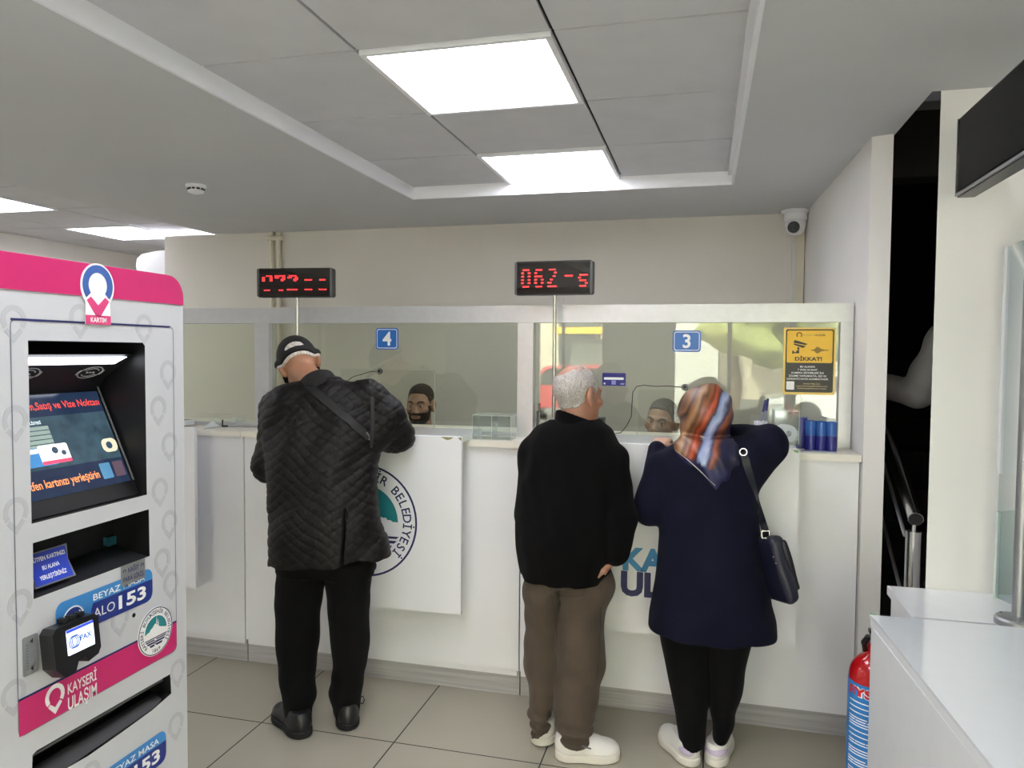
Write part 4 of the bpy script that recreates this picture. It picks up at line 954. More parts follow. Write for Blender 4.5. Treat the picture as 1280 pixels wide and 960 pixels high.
for k in range(3): b.lathe([(0, .024), (.005, .024), (.005, .028), (0, .029)], (pb[0] + .038 * math.cos(2.1 * k + 2.4), pb[1] + .038 * math.sin(2.1 * k + 2.4), ZD - .002), M_steel, 10)
b.build('screw', t)

# ------------------------------------------------------------------ signage monitor high on the right
XM = .722
f0, f1 = at(1198, 148, x=XM), at(1195.5, 247, x=XM); zt, zb = f0[2], f1[2]; yf = f0[1]
t = thing('wall_monitor', 'black glossy signage monitor hanging in the upper right corner', 'monitor', (XM + .02, yf - .4, zb))
MP = PF((XM, 0, 0), (0, -1, 0), (0, 0, 1))
b = MB(); b.box(XM + .004, XM + .05, yf - .78, yf, zb, zt, M_black); b.build('housing', t, bevel=.006)
b = MB(); b.box(XM, XM + .0035, yf - .772, yf - .008, zb + .016, zt - .007, mat('dark_screen', '050505', .06, spec=.08)); b.build('screen', t)
b = MB(); b.box(XM - .003, XM + .004, yf - .007, yf - .001, zb + .003, zt - .003, M_steel); b.box(XM - .003, XM + .004, yf - .775, yf - .008, zb + .003, zb + .010, M_steeld); b.build('bezel_trim', t)
b = MB(); b.box(XM + .051, XM + .075, yf - .5, yf - .2, zb + .04, zt - .04, M_blackm); b.tube([(XM + .07, yf - .35, (zb + zt) / 2), (XM + .12, yf - .1, (zb + zt) / 2), (XM + .12, CY - .001, (zb + zt) / 2)], .014, M_blackm, 8); b.build('wall_bracket', t)

# ------------------------------------------------------------------ fire extinguisher
ye = 2.448; xl = at(1059.5, 880, y=ye)[0]; re_ = .074; xe = xl + re_ * 1.01
ztop = at(1084, 811, y=ye)[2]
t = thing('fire_extinguisher', 'red fire extinguisher with blue label beside the white desk', 'fire extinguisher', (xe, ye, 0))
prof = [(0, .001), (re_ * .97, .001), (re_, .008), (re_, ztop - .085)]
for k in range(1, 9):
    a = math.radians(90 * k / 8); prof.append((max(.022, re_ * math.cos(a)), ztop - .085 + .078 * math.sin(a)))
prof.append((.02, ztop + .02)); prof.append((0, ztop + .02))
M_red = mat('extinguisher_red', 'b01218', .18, coat=.5, var=.02)
b = MB(); b.lathe(prof, (xe, ye, 0), M_red, 40); b.build('cylinder', t)
ctr = np.array([xe, ye, 0]); zl = at(1075, 857, y=ye - .07)[2]
M_lab = mat('label_blue', '2a7cc4', .3)
b = MB(); b.lathe([(re_ + .0004, .04), (re_ + .0012, .04), (re_ + .0012, zl - .004), (re_ + .0004, zl - .004)], (xe, ye, 0), M_lab, 40); b.build('label', t, label='bright blue label with white print')
class CylPF:
    def __init__(s, a): s.a = a; s.N = np.array([0, 0, 0.])
    def p(s, u, v, h=0):
        a = s.a + u / re_; return ctr + np.array([math.cos(a) * (re_ + h), math.sin(a) * (re_ + h), v])
cpf = CylPF(math.radians(-118)); b = MB()
b.text('YSE', cpf, 0, zl - .040, .024, M_wht, hoff=.0016, bold=.11, width=.085); b.text('EYSE', cpf, -.008, zl - .039, .022, mat('label_red', 'c81f2c', .4), hoff=.0020, bold=.05, width=.105)
random.seed(3)
def band(u0_, u1_, v0_, v1_, m, h=.0016):
    n = 6; vs = [cpf.p(u0_ + (u1_ - u0_) * i / n, v, h) for v in (v0_, v1_) for i in range(n + 1)]
    b.faces(vs, [(i, i + 1, n + 2 + i, n + 1 + i) for i in range(n)], m)
z_ = zl - .058
while z_ > .16:
    band(-.06, random.uniform(.0, .05), z_ - .0035, z_, M_wht); z_ -= random.choice((.008, .008, .016))
band(-.042, .02, .07, .13, M_wht); b.ring(cpf, -.012, .10, .008, .014, .0018, .002, MATS['label_red'], n=16); b.build('label_print', t)
b = MB(); b.lathe([(0, ztop + .021), (.018, ztop + .021), (.018, ztop + .05), (0, ztop + .05)], (xe, ye, 0), M_steeld, 16); b.build('valve', t)
b = MB(); b.box(xe - .02, xe + .09, ye - .012, ye + .012, ztop + .051, ztop + .062, M_black); b.box(xe - .01, xe + .08, ye - .01, ye + .01, ztop + .072, ztop + .08, M_black); b.build('lever', t)
h0 = at(1079, 806, y=ye + .03); b = MB(); b.tube([(xe - .002, ye, ztop + .035), (xe - .022, ye + .004, ztop + .034), (xe - .03, ye + .01, ztop + .015), (xe - .024, ye + .03, ztop + .0), (xe - .01, ye + .075, ztop - .06), (xe, ye + .087, .15)], .010, M_black, 12); b.build('hose', t)

# ------------------------------------------------------------------ stair handrail
yp = 2.98; pl, pr = at(1131, 700, y=yp), at(1151, 700, y=yp); xp = (pl[0] + pr[0]) / 2; rp_ = (pr[0] - pl[0]) / 2
zp = at(1141, 667, y=yp)[2]
t = thing('stair_handrail', 'stainless steel handrail rising into the dark stairwell', 'handrail', (xp, yp, 0))
b = MB(); b.tube([(xp, yp, .002), (xp, yp, zp)], rp_, M_steel, 20); b.build('post', t)
e1 = at(1100, 515, y=4.0); e0 = np.array([xp + .003, yp - .01, zp + .055]); sl = e1 - e0
b = MB(); b.tube([e0, e0 + sl * 1.15], rp_ * .98, M_steel, 18); b.build('rail', t)
b = MB(); b.lathe([(0, 0), (rp_ * 1.02, 0), (rp_ * 1.02, .01), (0, .01)], (xp, yp, zp), M_steel, 20); b.lathe([(0, -.003), (rp_ * .9, -.003), (rp_ * .9, 0), (0, 0)], e0, M_black, 20, sl); b.tube([(xp, yp, zp + .005), (xp + .002, yp, zp + .05)], .007, M_steel, 8); b.build('rail_bracket', t)
for k, dz in enumerate((.10, .34)):
    b = MB(); q0 = np.array([xp - rp_, yp + .01, zp - dz + .09]); b.tube([q0, q0 + sl * 1.0], .007, M_steeld, 8); b.build('lower_bar', t)
# ------------------------------------------------------------------ implicit surfaces for people and cloth
import openvdb
class SG:
    def __init__(s, lo, hi, vox):
        s.lo = np.array(lo, np.float32); s.v = vox; s.n = np.ceil((np.array(hi) - s.lo) / vox).astype(int) + 1
        s.a = np.full(s.n, 1.0, np.float32)
        s.ax = [s.lo[i] + vox * np.arange(s.n[i], dtype=np.float32) for i in range(3)]
    def sl(s, lo, hi):
        out = []
        for i in range(3):
            a = int(max(0, math.floor((lo[i] - s.lo[i]) / s.v))); b = int(min(s.n[i], math.ceil((hi[i] - s.lo[i]) / s.v) + 1))
            if b <= a: return None
            out.append(slice(a, b))
        return tuple(out)
    def grid(s, q): return (s.ax[0][q[0]][:, None, None], s.ax[1][q[1]][None, :, None], s.ax[2][q[2]][None, None, :])
    def op(s, fn, lo, hi, k=0.0, mode='u'):
        pad = k + 3 * s.v; q = s.sl(np.array(lo) - pad, np.array(hi) + pad)
        if q is None: return
        X, Y, Z = s.grid(q); d = fn(X, Y, Z); A = s.a[q]
        if mode == 'c': d = -d
        if k > 0:
            h = np.maximum(k - np.abs(A - d), 0) / k
            r = (np.minimum(A, d) - h * h * k * .25) if mode == 'u' else (np.maximum(A, d) + h * h * k * .25)
        else: r = np.minimum(A, d) if mode == 'u' else np.maximum(A, d)
        s.a[q] = r
    def cone(s, a, b, ra, rb, k=0.0, mode='u', flat=None):
        a = np.array(a, float); b = np.array(b, float); ba = b - a; L = float(ba @ ba) + 1e-12; m = max(ra, rb)
        def fn(X, Y, Z):
            px, py, pz = X - a[0], Y - a[1], Z - a[2]
            t = np.clip((px * ba[0] + py * ba[1] + pz * ba[2]) / L, 0, 1)
            return np.sqrt((px - t * ba[0]) ** 2 + (py - t * ba[1]) ** 2 + (pz - t * ba[2]) ** 2) - (ra + t * (rb - ra))
        s.op(fn, np.minimum(a, b) - m, np.maximum(a, b) + m, k, mode)
    def chain(s, pts, rs, k=0.0):
        for i in range(len(pts) - 1): s.cone(pts[i], pts[i + 1], rs[i], rs[i + 1], k)
    def ell(s, c, r, R=None, k=0.0, mode='u'):
        c = np.array(c, float); r = np.array(r, float); R = np.eye(3) if R is None else R; m = float(r.max())
        def fn(X, Y, Z):
            px, py, pz = X - c[0], Y - c[1], Z - c[2]
            l = [R[0, i] * px + R[1, i] * py + R[2, i] * pz for i in range(3)]
            k0 = np.sqrt((l[0] / r[0]) ** 2 + (l[1] / r[1]) ** 2 + (l[2] / r[2]) ** 2) + 1e-9
            k1 = np.sqrt((l[0] / r[0] ** 2) ** 2 + (l[1] / r[1] ** 2) ** 2 + (l[2] / r[2] ** 2) ** 2) + 1e-9
            return k0 * (k0 - 1) / k1
        s.op(fn, c - m, c + m, k, mode)
    def loft(s, st, k=0.0, yaw=0.0, pw=2.0, cap=.012, tilt=(0, 0)):
        """st: rows (z, cx, cy, a, b) ; elliptic sections stacked along z"""
        st = np.array(sorted(st, key=lambda r: r[0]), float); z = st[:, 0]
        zz = np.linspace(z[0], z[-1], 120); cols = []
        for j in range(1, 5):
            y = st[:, j]; m = np.gradient(y, z)
            i = np.clip(np.searchsorted(z, zz) - 1, 0, len(z) - 2); h = z[i + 1] - z[i]; t = (zz - z[i]) / h
            cols.append((2 * t ** 3 - 3 * t ** 2 + 1) * y[i] + (t ** 3 - 2 * t ** 2 + t) * h * m[i] + (-2 * t ** 3 + 3 * t ** 2) * y[i + 1] + (t ** 3 - t ** 2) * h * m[i + 1])
        cy_, sy_ = math.cos(yaw), math.sin(yaw)
        A = max(cols[2].max(), cols[3].max())
        def fn(X, Y, Z):
            zc = np.clip(Z, z[0], z[-1]); cx, cy, a, b = [np.interp(zc, zz, c).astype(np.float32) for c in cols]
            px, py = X - cx, Y - cy; u = px * cy_ + py * sy_; v = -px * sy_ + py * cy_
            ua, vb = np.abs(u / a) , np.abs(v / b)
            k0 = (ua ** pw + vb ** pw) ** (1 / pw) + 1e-6; k1 = np.sqrt((u / a ** 2) ** 2 + (v / b ** 2) ** 2) + 1e-6
            d = np.where(k0 > .35, k0 * (k0 - 1) / k1, -(np.minimum(a, b)) * .6)
            zb = z[0] + tilt[0] * (X - cols[0][0]) + tilt[1] * (Y - cols[1][0])
            return np.maximum(d, np.maximum(Z - z[-1], zb - Z))
        lo = [(cols[0] - A).min(), (cols[1] - A).min(), z[0] - .08]; hi = [(cols[0] + A).max(), (cols[1] + A).max(), z[-1]]
        s.op(fn, lo, hi, k)
    def wrinkle(s, amp, f, seed=0, st=(1, 1, 1), zlo=None, zhi=None):
        rng = np.random.RandomState(seed); X, Y, Z = s.grid((slice(None),) * 3); d = 0
        for i in range(5):
            v = rng.normal(size=3); v = v / np.linalg.norm(v) * f * rng.uniform(.7, 1.5) * np.array(st); ph = rng.uniform(0, 6.28, 2)
            d = d + np.sin(X * v[0] + Y * v[1] + Z * v[2] + ph[0] + 1.3 * np.sin(X * v[1] * .5 - Z * v[0] * .6 + ph[1]))
        w = 1.0
        if zlo is not None:
            w = np.clip((Z - zlo[0]) / (zlo[1] - zlo[0]), 0, 1)
        s.a += (amp / 2.2) * d.astype(np.float32) * w
    def wave(s, fn):
        X, Y, Z = s.grid((slice(None),) * 3); s.a += fn(X, Y, Z)
    def mesh(s):
        a = np.clip(s.a, -4 * s.v, 4 * s.v)
        for ax in range(3):
            for e in (0, -1):
                q = [slice(None)] * 3; q[ax] = e; a[tuple(q)] = 4 * s.v
        g = openvdb.FloatGrid(4 * s.v); g.copyFromArray(np.ascontiguousarray(a))
        p, q = g.convertToQuads()
        return np.asarray(p, np.float32) * s.v + s.lo, np.asarray(q)
    def smooth(s, n=1):
        for _ in range(n):
            for ax in range(3):
                b = s.a.copy(); sl0 = [slice(None)] * 3; sl1 = [slice(None)] * 3; slc = [slice(None)] * 3
                sl0[ax] = slice(0, -2); sl1[ax] = slice(2, None); slc[ax] = slice(1, -1)
                b[tuple(slc)] = .5 * s.a[tuple(slc)] + .25 * (s.a[tuple(sl0)] + s.a[tuple(sl1)]); s.a = b

def sdf_object(name, parts, mats_, parent=None, label=None, matfn=None):
    """parts: list of (points, quads); joined into one mesh"""
    P, Q, n = [], [], 0
    for p, q in parts: P.append(p); Q.append(q + n); n += len(p)
    P = np.concatenate(P); Q = np.concatenate(Q)
    # outward orientation
    me = bpy.data.meshes.new(name); me.from_pydata(P.tolist(), [], Q.tolist())
    v = P[Q]; vol = np.einsum('ij,ij->i', v[:, 0] - P.mean(0), np.cross(v[:, 1] - v[:, 0], v[:, 2] - v[:, 0])).sum()
    if vol < 0: me.flip_normals()
    for m in (mats_ if isinstance(mats_, (list, tuple)) else [mats_]): me.materials.append(m)
    if matfn is not None:
        c = v.mean(1); me.polygons.foreach_set('material_index', np.asarray(matfn(c), np.int32))
    me.polygons.foreach_set('use_smooth', [True] * len(me.polygons)); me.update()
    return link_mesh(name, me, parent, label)

def rot(yaw=0, pitch=0, roll=0):
    """head rotation: local x right, y face forward, z up. pitch>0 looks down, roll>0 leans to its left"""
    R = Matrix.Rotation(yaw, 3, 'Z') @ Matrix.Rotation(-pitch, 3, 'X') @ Matrix.Rotation(-roll, 3, 'Y')
    return np.array(R)

class Head:
    def __init__(s, c, R, sc_=1.0, vox=.003, neck=None, chest=None, ears=True):
        s.c = np.array(c, float); s.R = R; s.k = sc_
        r = .19 * sc_; lo = s.c - r; hi = s.c + r
        if neck is not None: lo = np.minimum(lo, np.array(neck) - .08); hi = np.maximum(hi, np.array(neck) + .08)
        g = s.g = SG(lo, hi, vox); w = s.w; k = sc_
        g.ell(w(0, -.012, .038), np.array([.076, .096, .086]) * k, R)
        g.ell(w(0, .028, -.02), np.array([.064, .070, .085]) * k, R, .03 * k)
        g.ell(w(0, .044, -.078), np.array([.046, .046, .040]) * k, R, .03 * k)
        if neck is not None: g.cone(w(0, -.018, -.06), neck, .054 * k, .060 * k, .03 * k)
        g.cone(w(0, .092, .012), w(0, .113, -.030), .009 * k, .014 * k, .012 * k)
        for e in (-1, 1):
            g.ell(w(e * .013, .105, -.034), np.array([.009, .010, .008]) * k, R, .006 * k)
            g.cone(w(e * .012, .090, .024), w(e * .048, .076, .026), .010 * k, .008 * k, .014 * k)
            g.ell(w(e * .031, .103, .006), np.array([.019, .016, .013]) * k, R, .014 * k, 'c')
            g.ell(w(e * .046, .066, -.022), np.array([.022, .02, .016]) * k, R, .02 * k)
            # lids with a slit left open
            g.ell(w(e * .031, .0815, .011), np.array([.0145, .0125, .0085]) * k, R, .003 * k)
            g.ell(w(e * .031, .0800, -.004), np.array([.014, .012, .0065]) * k, R, .003 * k)
            if ears:
                Re = R @ np.array(Matrix.Rotation(e * .38, 3, 'Z'))
                g.ell(w(e * .080, -.010, .002), np.array([.012, .024, .036]) * k, Re, .008 * k)
                g.ell(w(e * .088, -.004, .004), np.array([.007, .011, .019]) * k, Re, .004 * k, 'c')
                g.ell(w(e * .077, -.004, -.026), np.array([.009, .012, .013]) * k, Re, .008 * k)
        g.ell(w(0, .092, -.058), np.array([.024, .012, .007]) * k, R, .006 * k)
        g.ell(w(0, .090, -.069), np.array([.021, .012, .008]) * k, R, .006 * k)
    def w(s, x, y, z): return s.c + s.R @ (np.array([x, y, z]) * s.k)
    def local(s, pts): return ((pts - s.c) @ s.R) / s.k
    def lgrid(s):
        X, Y, Z = s.g.grid((slice(None),) * 3); px, py, pz = X - s.c[0], Y - s.c[1], Z - s.c[2]; R = s.R
        return [(R[0, i] * px + R[1, i] * py + R[2, i] * pz) / s.k for i in range(3)]
    def shell(s, t, keep, name, m, parent, label=None, rough=0.0, inner=.004):
        L = s.lgrid(); h = SG(s.g.lo, s.g.lo + s.g.v * (s.g.n - 1), s.g.v)
        h.a = h.a[:s.g.a.shape[0], :s.g.a.shape[1], :s.g.a.shape[2]]
        f = s.g.a - (t(*L).astype(np.float32) if callable(t) else t)
        if rough:
            f = f + rough * (np.sin(L[0] * 210 + 2 * np.sin(L[2] * 90)) * np.sin(L[1] * 190 + 2 * np.sin(L[0] * 110)) * np.sin(L[2] * 60 + L[0] * 30)).astype(np.float32)
        kp_ = keep(*L).astype(np.float32) * s.k
        f = np.maximum(f, -kp_); f = np.maximum(f, -(s.g.a + inner))
        h.a = f.astype(np.float32); h.n = np.array(f.shape)
        h.smooth(1)
        return sdf_object(name, [h.mesh()], m, parent, label)
    def eyes(s, parent, gaze=(0, 0)):
        for e in (-1, 1):
            b = MB(); b.lathe([(.0115 * s.k * math.sin(math.pi * i / 10), -.0115 * s.k * math.cos(math.pi * i / 10)) for i in range(11)], s.w(e * .031, .0812, .0042), mat('eye_white', 'd8d2cc', .25), 16, s.R @ np.array([gaze[0], 1, gaze[1]]))
            d_ = s.R @ np.array([gaze[0], 1, gaze[1]]); d_ /= np.linalg.norm(d_)
            b.lathe([(.0, .0118 * s.k), (.0052 * s.k, .0108 * s.k), (.0056 * s.k, .0098 * s.k)], s.w(e * .031, .0812, .0042), mat('iris_dark', '2a1c14', .15), 14, d_)
            b.build('eye', parent)
    def brows(s, parent, m, drop=0.0):
        for e in (-1, 1):
            b = MB(); b.tube([s.w(e * .014, .101, .022 + drop), s.w(e * .028, .0985, .029), s.w(e * .042, .089, .029), s.w(e * .052, .078, .022)], [.0035 * s.k, .005 * s.k, .0042 * s.k, .002 * s.k], m, 8); b.build('eyebrow', parent)

def hairline(lx, ly, lz, lift=0.0):
    hz = np.interp(ly, [-.12, -.08, -.045, -.012, .012, .03, .045, .062, .08, .11], [-.062, -.062, -.055, -.012, -.006, .004, .03, .066, .078, .084])
    d = lz - hz - lift
    ear = np.sqrt(((np.abs(lx) - .084) / .024) ** 2 + ((ly + .006) / .032) ** 2 + ((lz + .002) / .042) ** 2) - 1
    return np.minimum(d, ear * .02)

def hand(g, wrist, D, N, side, curl=.5, sc_=1.0, spread=.12, thumb=.6):
    """wrist point, finger direction D, palm normal N (the way the palm faces); side=+1 thumb on D x N side"""
    D = np.array(D, float); D /= np.linalg.norm(D); N = np.array(N, float); N -= D * (N @ D); N /= np.linalg.norm(N); S = np.cross(D, N) * side; k = sc_
    w = np.array(wrist, float)
    kn = []
    for i, (o, ln) in enumerate(((.030, .088), (.010, .092), (-.010, .088), (-.028, .080))):
        q = w + D * ln * k + S * o * k; kn.append(q); g.cone(w + S * o * .7 * k + D * .02 * k, q, .0145 * k, .0105 * k, .012 * k)
    for i, (L, q) in enumerate(zip((.070, .078, .072, .056), kn)):
        a = curl * (.8 + .1 * i); d0 = D + S * spread * (1.5 - i) * .5
        p = q; ang = a
        for j, (fr, r0, r1) in enumerate(((.45, .0098, .0088), (.31, .0088, .0080), (.24, .0080, .0066))):
            d_ = d0 * math.cos(ang) + N * math.sin(ang); d_ /= np.linalg.norm(d_); e = p + d_ * L * fr * k; g.cone(p, e, r0 * k, r1 * k, .004 * k); p = e; ang += a * (.9 if j == 0 else .6)
    t0 = w + D * .022 * k + S * .022 * k; t1 = t0 + (D * .6 + S * .65 + N * .35 * thumb) * .045 * k; t2 = t1 + (D * .85 + S * .25 + N * .4 * thumb) * .034 * k; t3 = t2 + (D * .95 + N * .3 * thumb) * .026 * k
    g.chain([t0, t1, t2, t3], [.014 * k, .0115 * k, .0098 * k, .0075 * k], .008 * k)

def body(parent, H, J, m_skin, hands, scale=1.0):
    """continuous body: head grid H plus limbs from joints J"""
    pts = np.array([v for v in J.values()]); g = SG(pts.min(0) - .2, pts.max(0) + .2, .008); s_ = scale
    pel, ch, nk = [np.array(J[n], float) for n in ('pelvis', 'chest', 'neck')]
    sd = np.array(J['shR'], float) - np.array(J['shL'], float); sd /= np.linalg.norm(sd)
    g.cone(pel - sd * .06, pel + sd * .06, .07 * s_, .07 * s_, .03)
    g.cone(pel - sd * .03, ch - sd * .04, .075 * s_, .095 * s_, .05); g.cone(pel + sd * .03, ch + sd * .04, .075 * s_, .095 * s_, .05)
    g.cone(ch, nk, .07 * s_, .052 * s_, .04)
    for sfx in 'LR':
        sh, el, wr = [np.array(J[n + sfx], float) for n in ('sh', 'el', 'wr')]
        g.cone(ch * .45 + nk * .55, sh, .05 * s_, .048 * s_, .04)
        g.chain([sh, el, wr], [.046 * s_, .037 * s_, .026 * s_], .02)
        hp, kn, an = [np.array(J[n + sfx], float) for n in ('hip', 'kn', 'an')]
        g.chain([hp, kn, an], [.062 * s_, .042 * s_, .029 * s_], .03)
        if 'to' + sfx in J: g.cone(an - np.array([0, 0, .03]), J['to' + sfx], .032 * s_, .024 * s_, .02)
    parts = [g.mesh(), H.g.mesh()]
    for (wr, D, N, side, curl, el) in hands:
        wr = np.array(wr, float); h = SG(wr - .21, wr + .21, .003)
        el = np.array(el, float); d_ = (wr - el) / np.linalg.norm(wr - el)
        h.cone(wr - d_ * .09, wr, .029 * s_, .025 * s_); hand(h, wr, D, N, side, curl, .95 * s_); parts.append(h.mesh())
    return sdf_object('body', parts, m_skin, parent)

def shoe(parent, heel, toe, w_, m_up, m_sole, sole_h=.028, top=.085, laces=True, name='shoe', tongue=None, label=None):
    heel = np.array([heel[0], heel[1], 0.0]); toe = np.array([toe[0], toe[1], 0.0]); d = toe - heel; L = np.linalg.norm(d); d /= L; n = np.array([-d[1], d[0], 0])
    R = np.array([n, d, [0, 0, 1]]).T
    def W(u, l, z): return heel + d * l * L + n * u + np.array([0, 0, z])
    lo = np.minimum(heel, toe) - .09; hi = np.maximum(heel, toe) + .09; lo[2] = -.01; hi[2] = .16
    g = SG(lo, hi, .004); s_ = sole_h
    g.ell(W(0, .17, s_ + .028), (w_ * .40, L * .19, .058), R)
    g.ell(W(0, .42, s_ + .018), (w_ * .42, L * .30, .052), R, .03)
    g.ell(W(0, .74, s_ + .004), (w_ * .49, L * .265, .044), R, .03)
    g.cone(W(0, .20, s_ + .03), W(0, .19, top + .012), w_ * .36, w_ * .34, .03)
    g.cone(W(0, .42, .07), W(0, .60, .062), .022, .018, .025)
    g.op(lambda X, Y, Z: (s_ - Z) + 0 * X + 0 * Y, lo, hi, 0, 'i')
    g.op(lambda X, Y, Z: (Z - top - .012) + 0 * X + 0 * Y, lo, hi, 0, 'i')
    o = sdf_object(name, [g.mesh()], m_up, parent, label)
    g = SG(lo, hi, .004)
    g.ell(W(0, .19, .0), (w_ * .43, L * .20, .3), R); g.ell(W(0, .45, .0), (w_ * .40, L * .34, .3), R, .05); g.ell(W(0, .73, 0), (w_ * .52, L * .285, .3), R, .05)
    g.op(lambda X, Y, Z: np.maximum(Z - s_ - .004, .002 - Z) + 0 * X + 0 * Y, lo, hi, .004, 'i')
    sdf_object('sole', [g.mesh()], m_sole, o)
    if laces:
        b = MB()
        for k in range(4):
            l = .46 + .06 * k; z = .078 - .007 * k + s_ - .028; u = w_ * .2
            b.tube([W(-u, l, z - .010), W(-u * .5, l + .01, z), W(u * .5, l + .012, z), W(u, l + .02, z - .010)], .003, m_up, 6)
        b.build('laces', o)
    return o

def stations(rows, yaw=0.0):
    out = []
    for (py, x0, x1, yc, bb) in rows:
        p, q = at(x0, py, y=yc), at(x1, py, y=yc); out.append(((p[2] + q[2]) / 2, (p[0] + q[0]) / 2, yc, (q[0] - p[0]) / 2, bb))
    return out
def bounds(*sts, pad=.12):
    lo = np.array([9., 9., 9.]); hi = -lo
    for st in sts:
        for z, cx, cy, a, b in st:
            m = max(a, b); lo = np.minimum(lo, [cx - m, cy - m, z]); hi = np.maximum(hi, [cx + m, cy + m, z])
    return lo - pad, hi + pad
def skinmat(name, col, var=.06):
    m = mat(name, col, .5, var=var, scale=30, bump=.15, bscale=260)
    b = m.node_tree.nodes['Principled BSDF']; b.inputs['Subsurface Weight'].default_value = .12; b.inputs['Subsurface Radius'].default_value = (.01, .004, .002); return m
M_sk1 = skinmat('skin_tan', 'a5775b'); M_sk2 = skinmat('skin_ruddy', 'ab7c67'); M_sk3 = skinmat('skin_light', 'c9a48c'); M_sk4 = skinmat('skin_face', 'a88470')
def hairmat(name, c1, c2, sc_=140):
    if name in MATS: return MATS[name]
    m = mat(name, c1, .6); nt = m.node_tree; b = nt.nodes['Principled BSDF']
    tc = node(nt, 'ShaderNodeTexCoord'); mp = node(nt, 'ShaderNodeMapping'); mp.inputs['Scale'].default_value = (1, 1, .2); nt.links.new(tc.outputs['Object'], mp.inputs[0])
    nz = node(nt, 'ShaderNodeTexNoise'); nz.inputs['Scale'].default_value = sc_; nz.inputs['Detail'].default_value = 3; nt.links.new(mp.outputs[0], nz.inputs['Vector'])
    r = node(nt, 'ShaderNodeValToRGB'); r.color_ramp.elements[0].position = .35; r.color_ramp.elements[1].position = .62
    r.color_ramp.elements[0].color = lin(c1) + (1,); r.color_ramp.elements[1].color = lin(c2) + (1,)
    nt.links.new(nz.outputs['Fac'], r.inputs[0]); nt.links.new(r.outputs[0], b.inputs['Base Color'])
    bp = node(nt, 'ShaderNodeBump'); bp.inputs['Strength'].default_value = .7; bp.inputs['Distance'].default_value = .004; nt.links.new(nz.outputs['Fac'], bp.inputs['Height']); nt.links.new(bp.outputs[0], b.inputs['Normal'])
    return m
M_hgrey = hairmat('hair_grey', '8d8682', 'c4bfbb', 420); M_hdark = hairmat('hair_dark', '1a1411', '43362e', 300); M_hsalt = hairmat('hair_dark_grey', '201d1c', '5d5854', 300); M_hwhite = hairmat('hair_white', 'b9aea6', 'e4ddd6')

def clothmat(name, col, rough=.85, bump=.3, bscale=500, var=.08, sheen=.1, scale=14):
    return mat(name, col, rough, var=var, scale=scale, bump=bump, bscale=bscale, sheen=sheen, spec=.12)

def seg(p, q, t): return np.array(p) * (1 - t) + np.array(q) * t
Z3 = np.array([0, 0, 1.0])
# ------------------------------------------------------------------ man in the quilted jacket and cap (window 4)
def quilt_mat():
    m = bpy.data.materials.new('quilted_nylon'); m.use_nodes = True; nt = m.node_tree; b = nt.nodes['Principled BSDF']
    tc = node(nt, 'ShaderNodeTexCoord'); nz = node(nt, 'ShaderNodeTexNoise'); nz.inputs['Scale'].default_value = 12; nz.inputs['Detail'].default_value = 5; nt.links.new(tc.outputs['Object'], nz.inputs['Vector'])
    r = node(nt, 'ShaderNodeValToRGB'); r.color_ramp.elements[0].color = lin('090707') + (1,); r.color_ramp.elements[1].color = lin('100d0c') + (1,)
    nt.links.new(nz.outputs['Fac'], r.inputs[0]); nt.links.new(r.outputs[0], b.inputs['Base Color']); b.inputs['Roughness'].default_value = .55; b.inputs['Specular IOR Level'].default_value = .25
    n2 = node(nt, 'ShaderNodeTexNoise'); n2.inputs['Scale'].default_value = 90; n2.inputs['Detail'].default_value = 4; nt.links.new(tc.outputs['Object'], n2.inputs['Vector'])
    bp = node(nt, 'ShaderNodeBump'); bp.inputs['Strength'].default_value = .35; bp.inputs['Distance'].default_value = .004; nt.links.new(n2.outputs['Fac'], bp.inputs['Height']); nt.links.new(bp.outputs[0], b.inputs['Normal'])
    return m
M_quilt = quilt_mat(); M_trb = clothmat('black_trouser_cloth', '0a0a0b', sheen=0.02); M_bleather = mat('black_leather', '16171a', .38, bump=.2, bscale=200)
def quilting(X, Y, Z, x0=0, amp=.0045):
    cx, cz = .056, .036
    u = (X + .35 * Y) / .031 + .25 * np.sin(Z * 31); v = Z / .0215 + .3 * np.sin(X * 37 + 1.0)
    f = np.abs(np.cos(math.pi * u) + np.cos(math.pi * v))
    return (-amp * (1 - np.exp(-2.6 * f)) + amp * .6).astype(np.float32)

man = thing('person', 'person in black cap and dark quilted jacket leaning on the counter at window 4', 'person', (-1.5, 2.75, 0))
hc = at(375, 457, y=2.95); HR = rot(.35, .62, .40)
nb = at(398, 483, y=2.86)
H = Head(hc, HR, .98, .0035, neck=nb)
S_ = {'L': at(346, 512, y=2.86), 'R': at(462, 498, y=2.90)}; E_ = {'L': at(338, 582, y=2.80), 'R': at(494, 543, y=2.98)}; Wr = {'L': at(392, 545, y=3.13), 'R': at(455, 528, y=3.20)}
Wr['L'][2] = 1.25; Wr['R'][2] = 1.265
J = dict(pelvis=at(410, 680, y=2.74), chest=at(400, 530, y=2.85), neck=nb, shL=S_['L'], shR=S_['R'], elL=E_['L'], elR=E_['R'], wrL=Wr['L'], wrR=Wr['R'],
         hipL=at(380, 705, y=2.745), hipR=at(436, 705, y=2.75), knL=at(371, 805, y=2.75), knR=at(438, 805, y=2.80), anL=at(373, 890, y=2.70), anR=at(434, 884, y=2.80))
body(man, H, J, M_sk1, [(Wr['L'], (.2, .95, -.05), (0, 0, -1), -1, .25, E_['L']), (Wr['R'], (-.35, .9, -.05), (0, 0, -1), 1, .25, E_['R'])])
H.eyes(man)
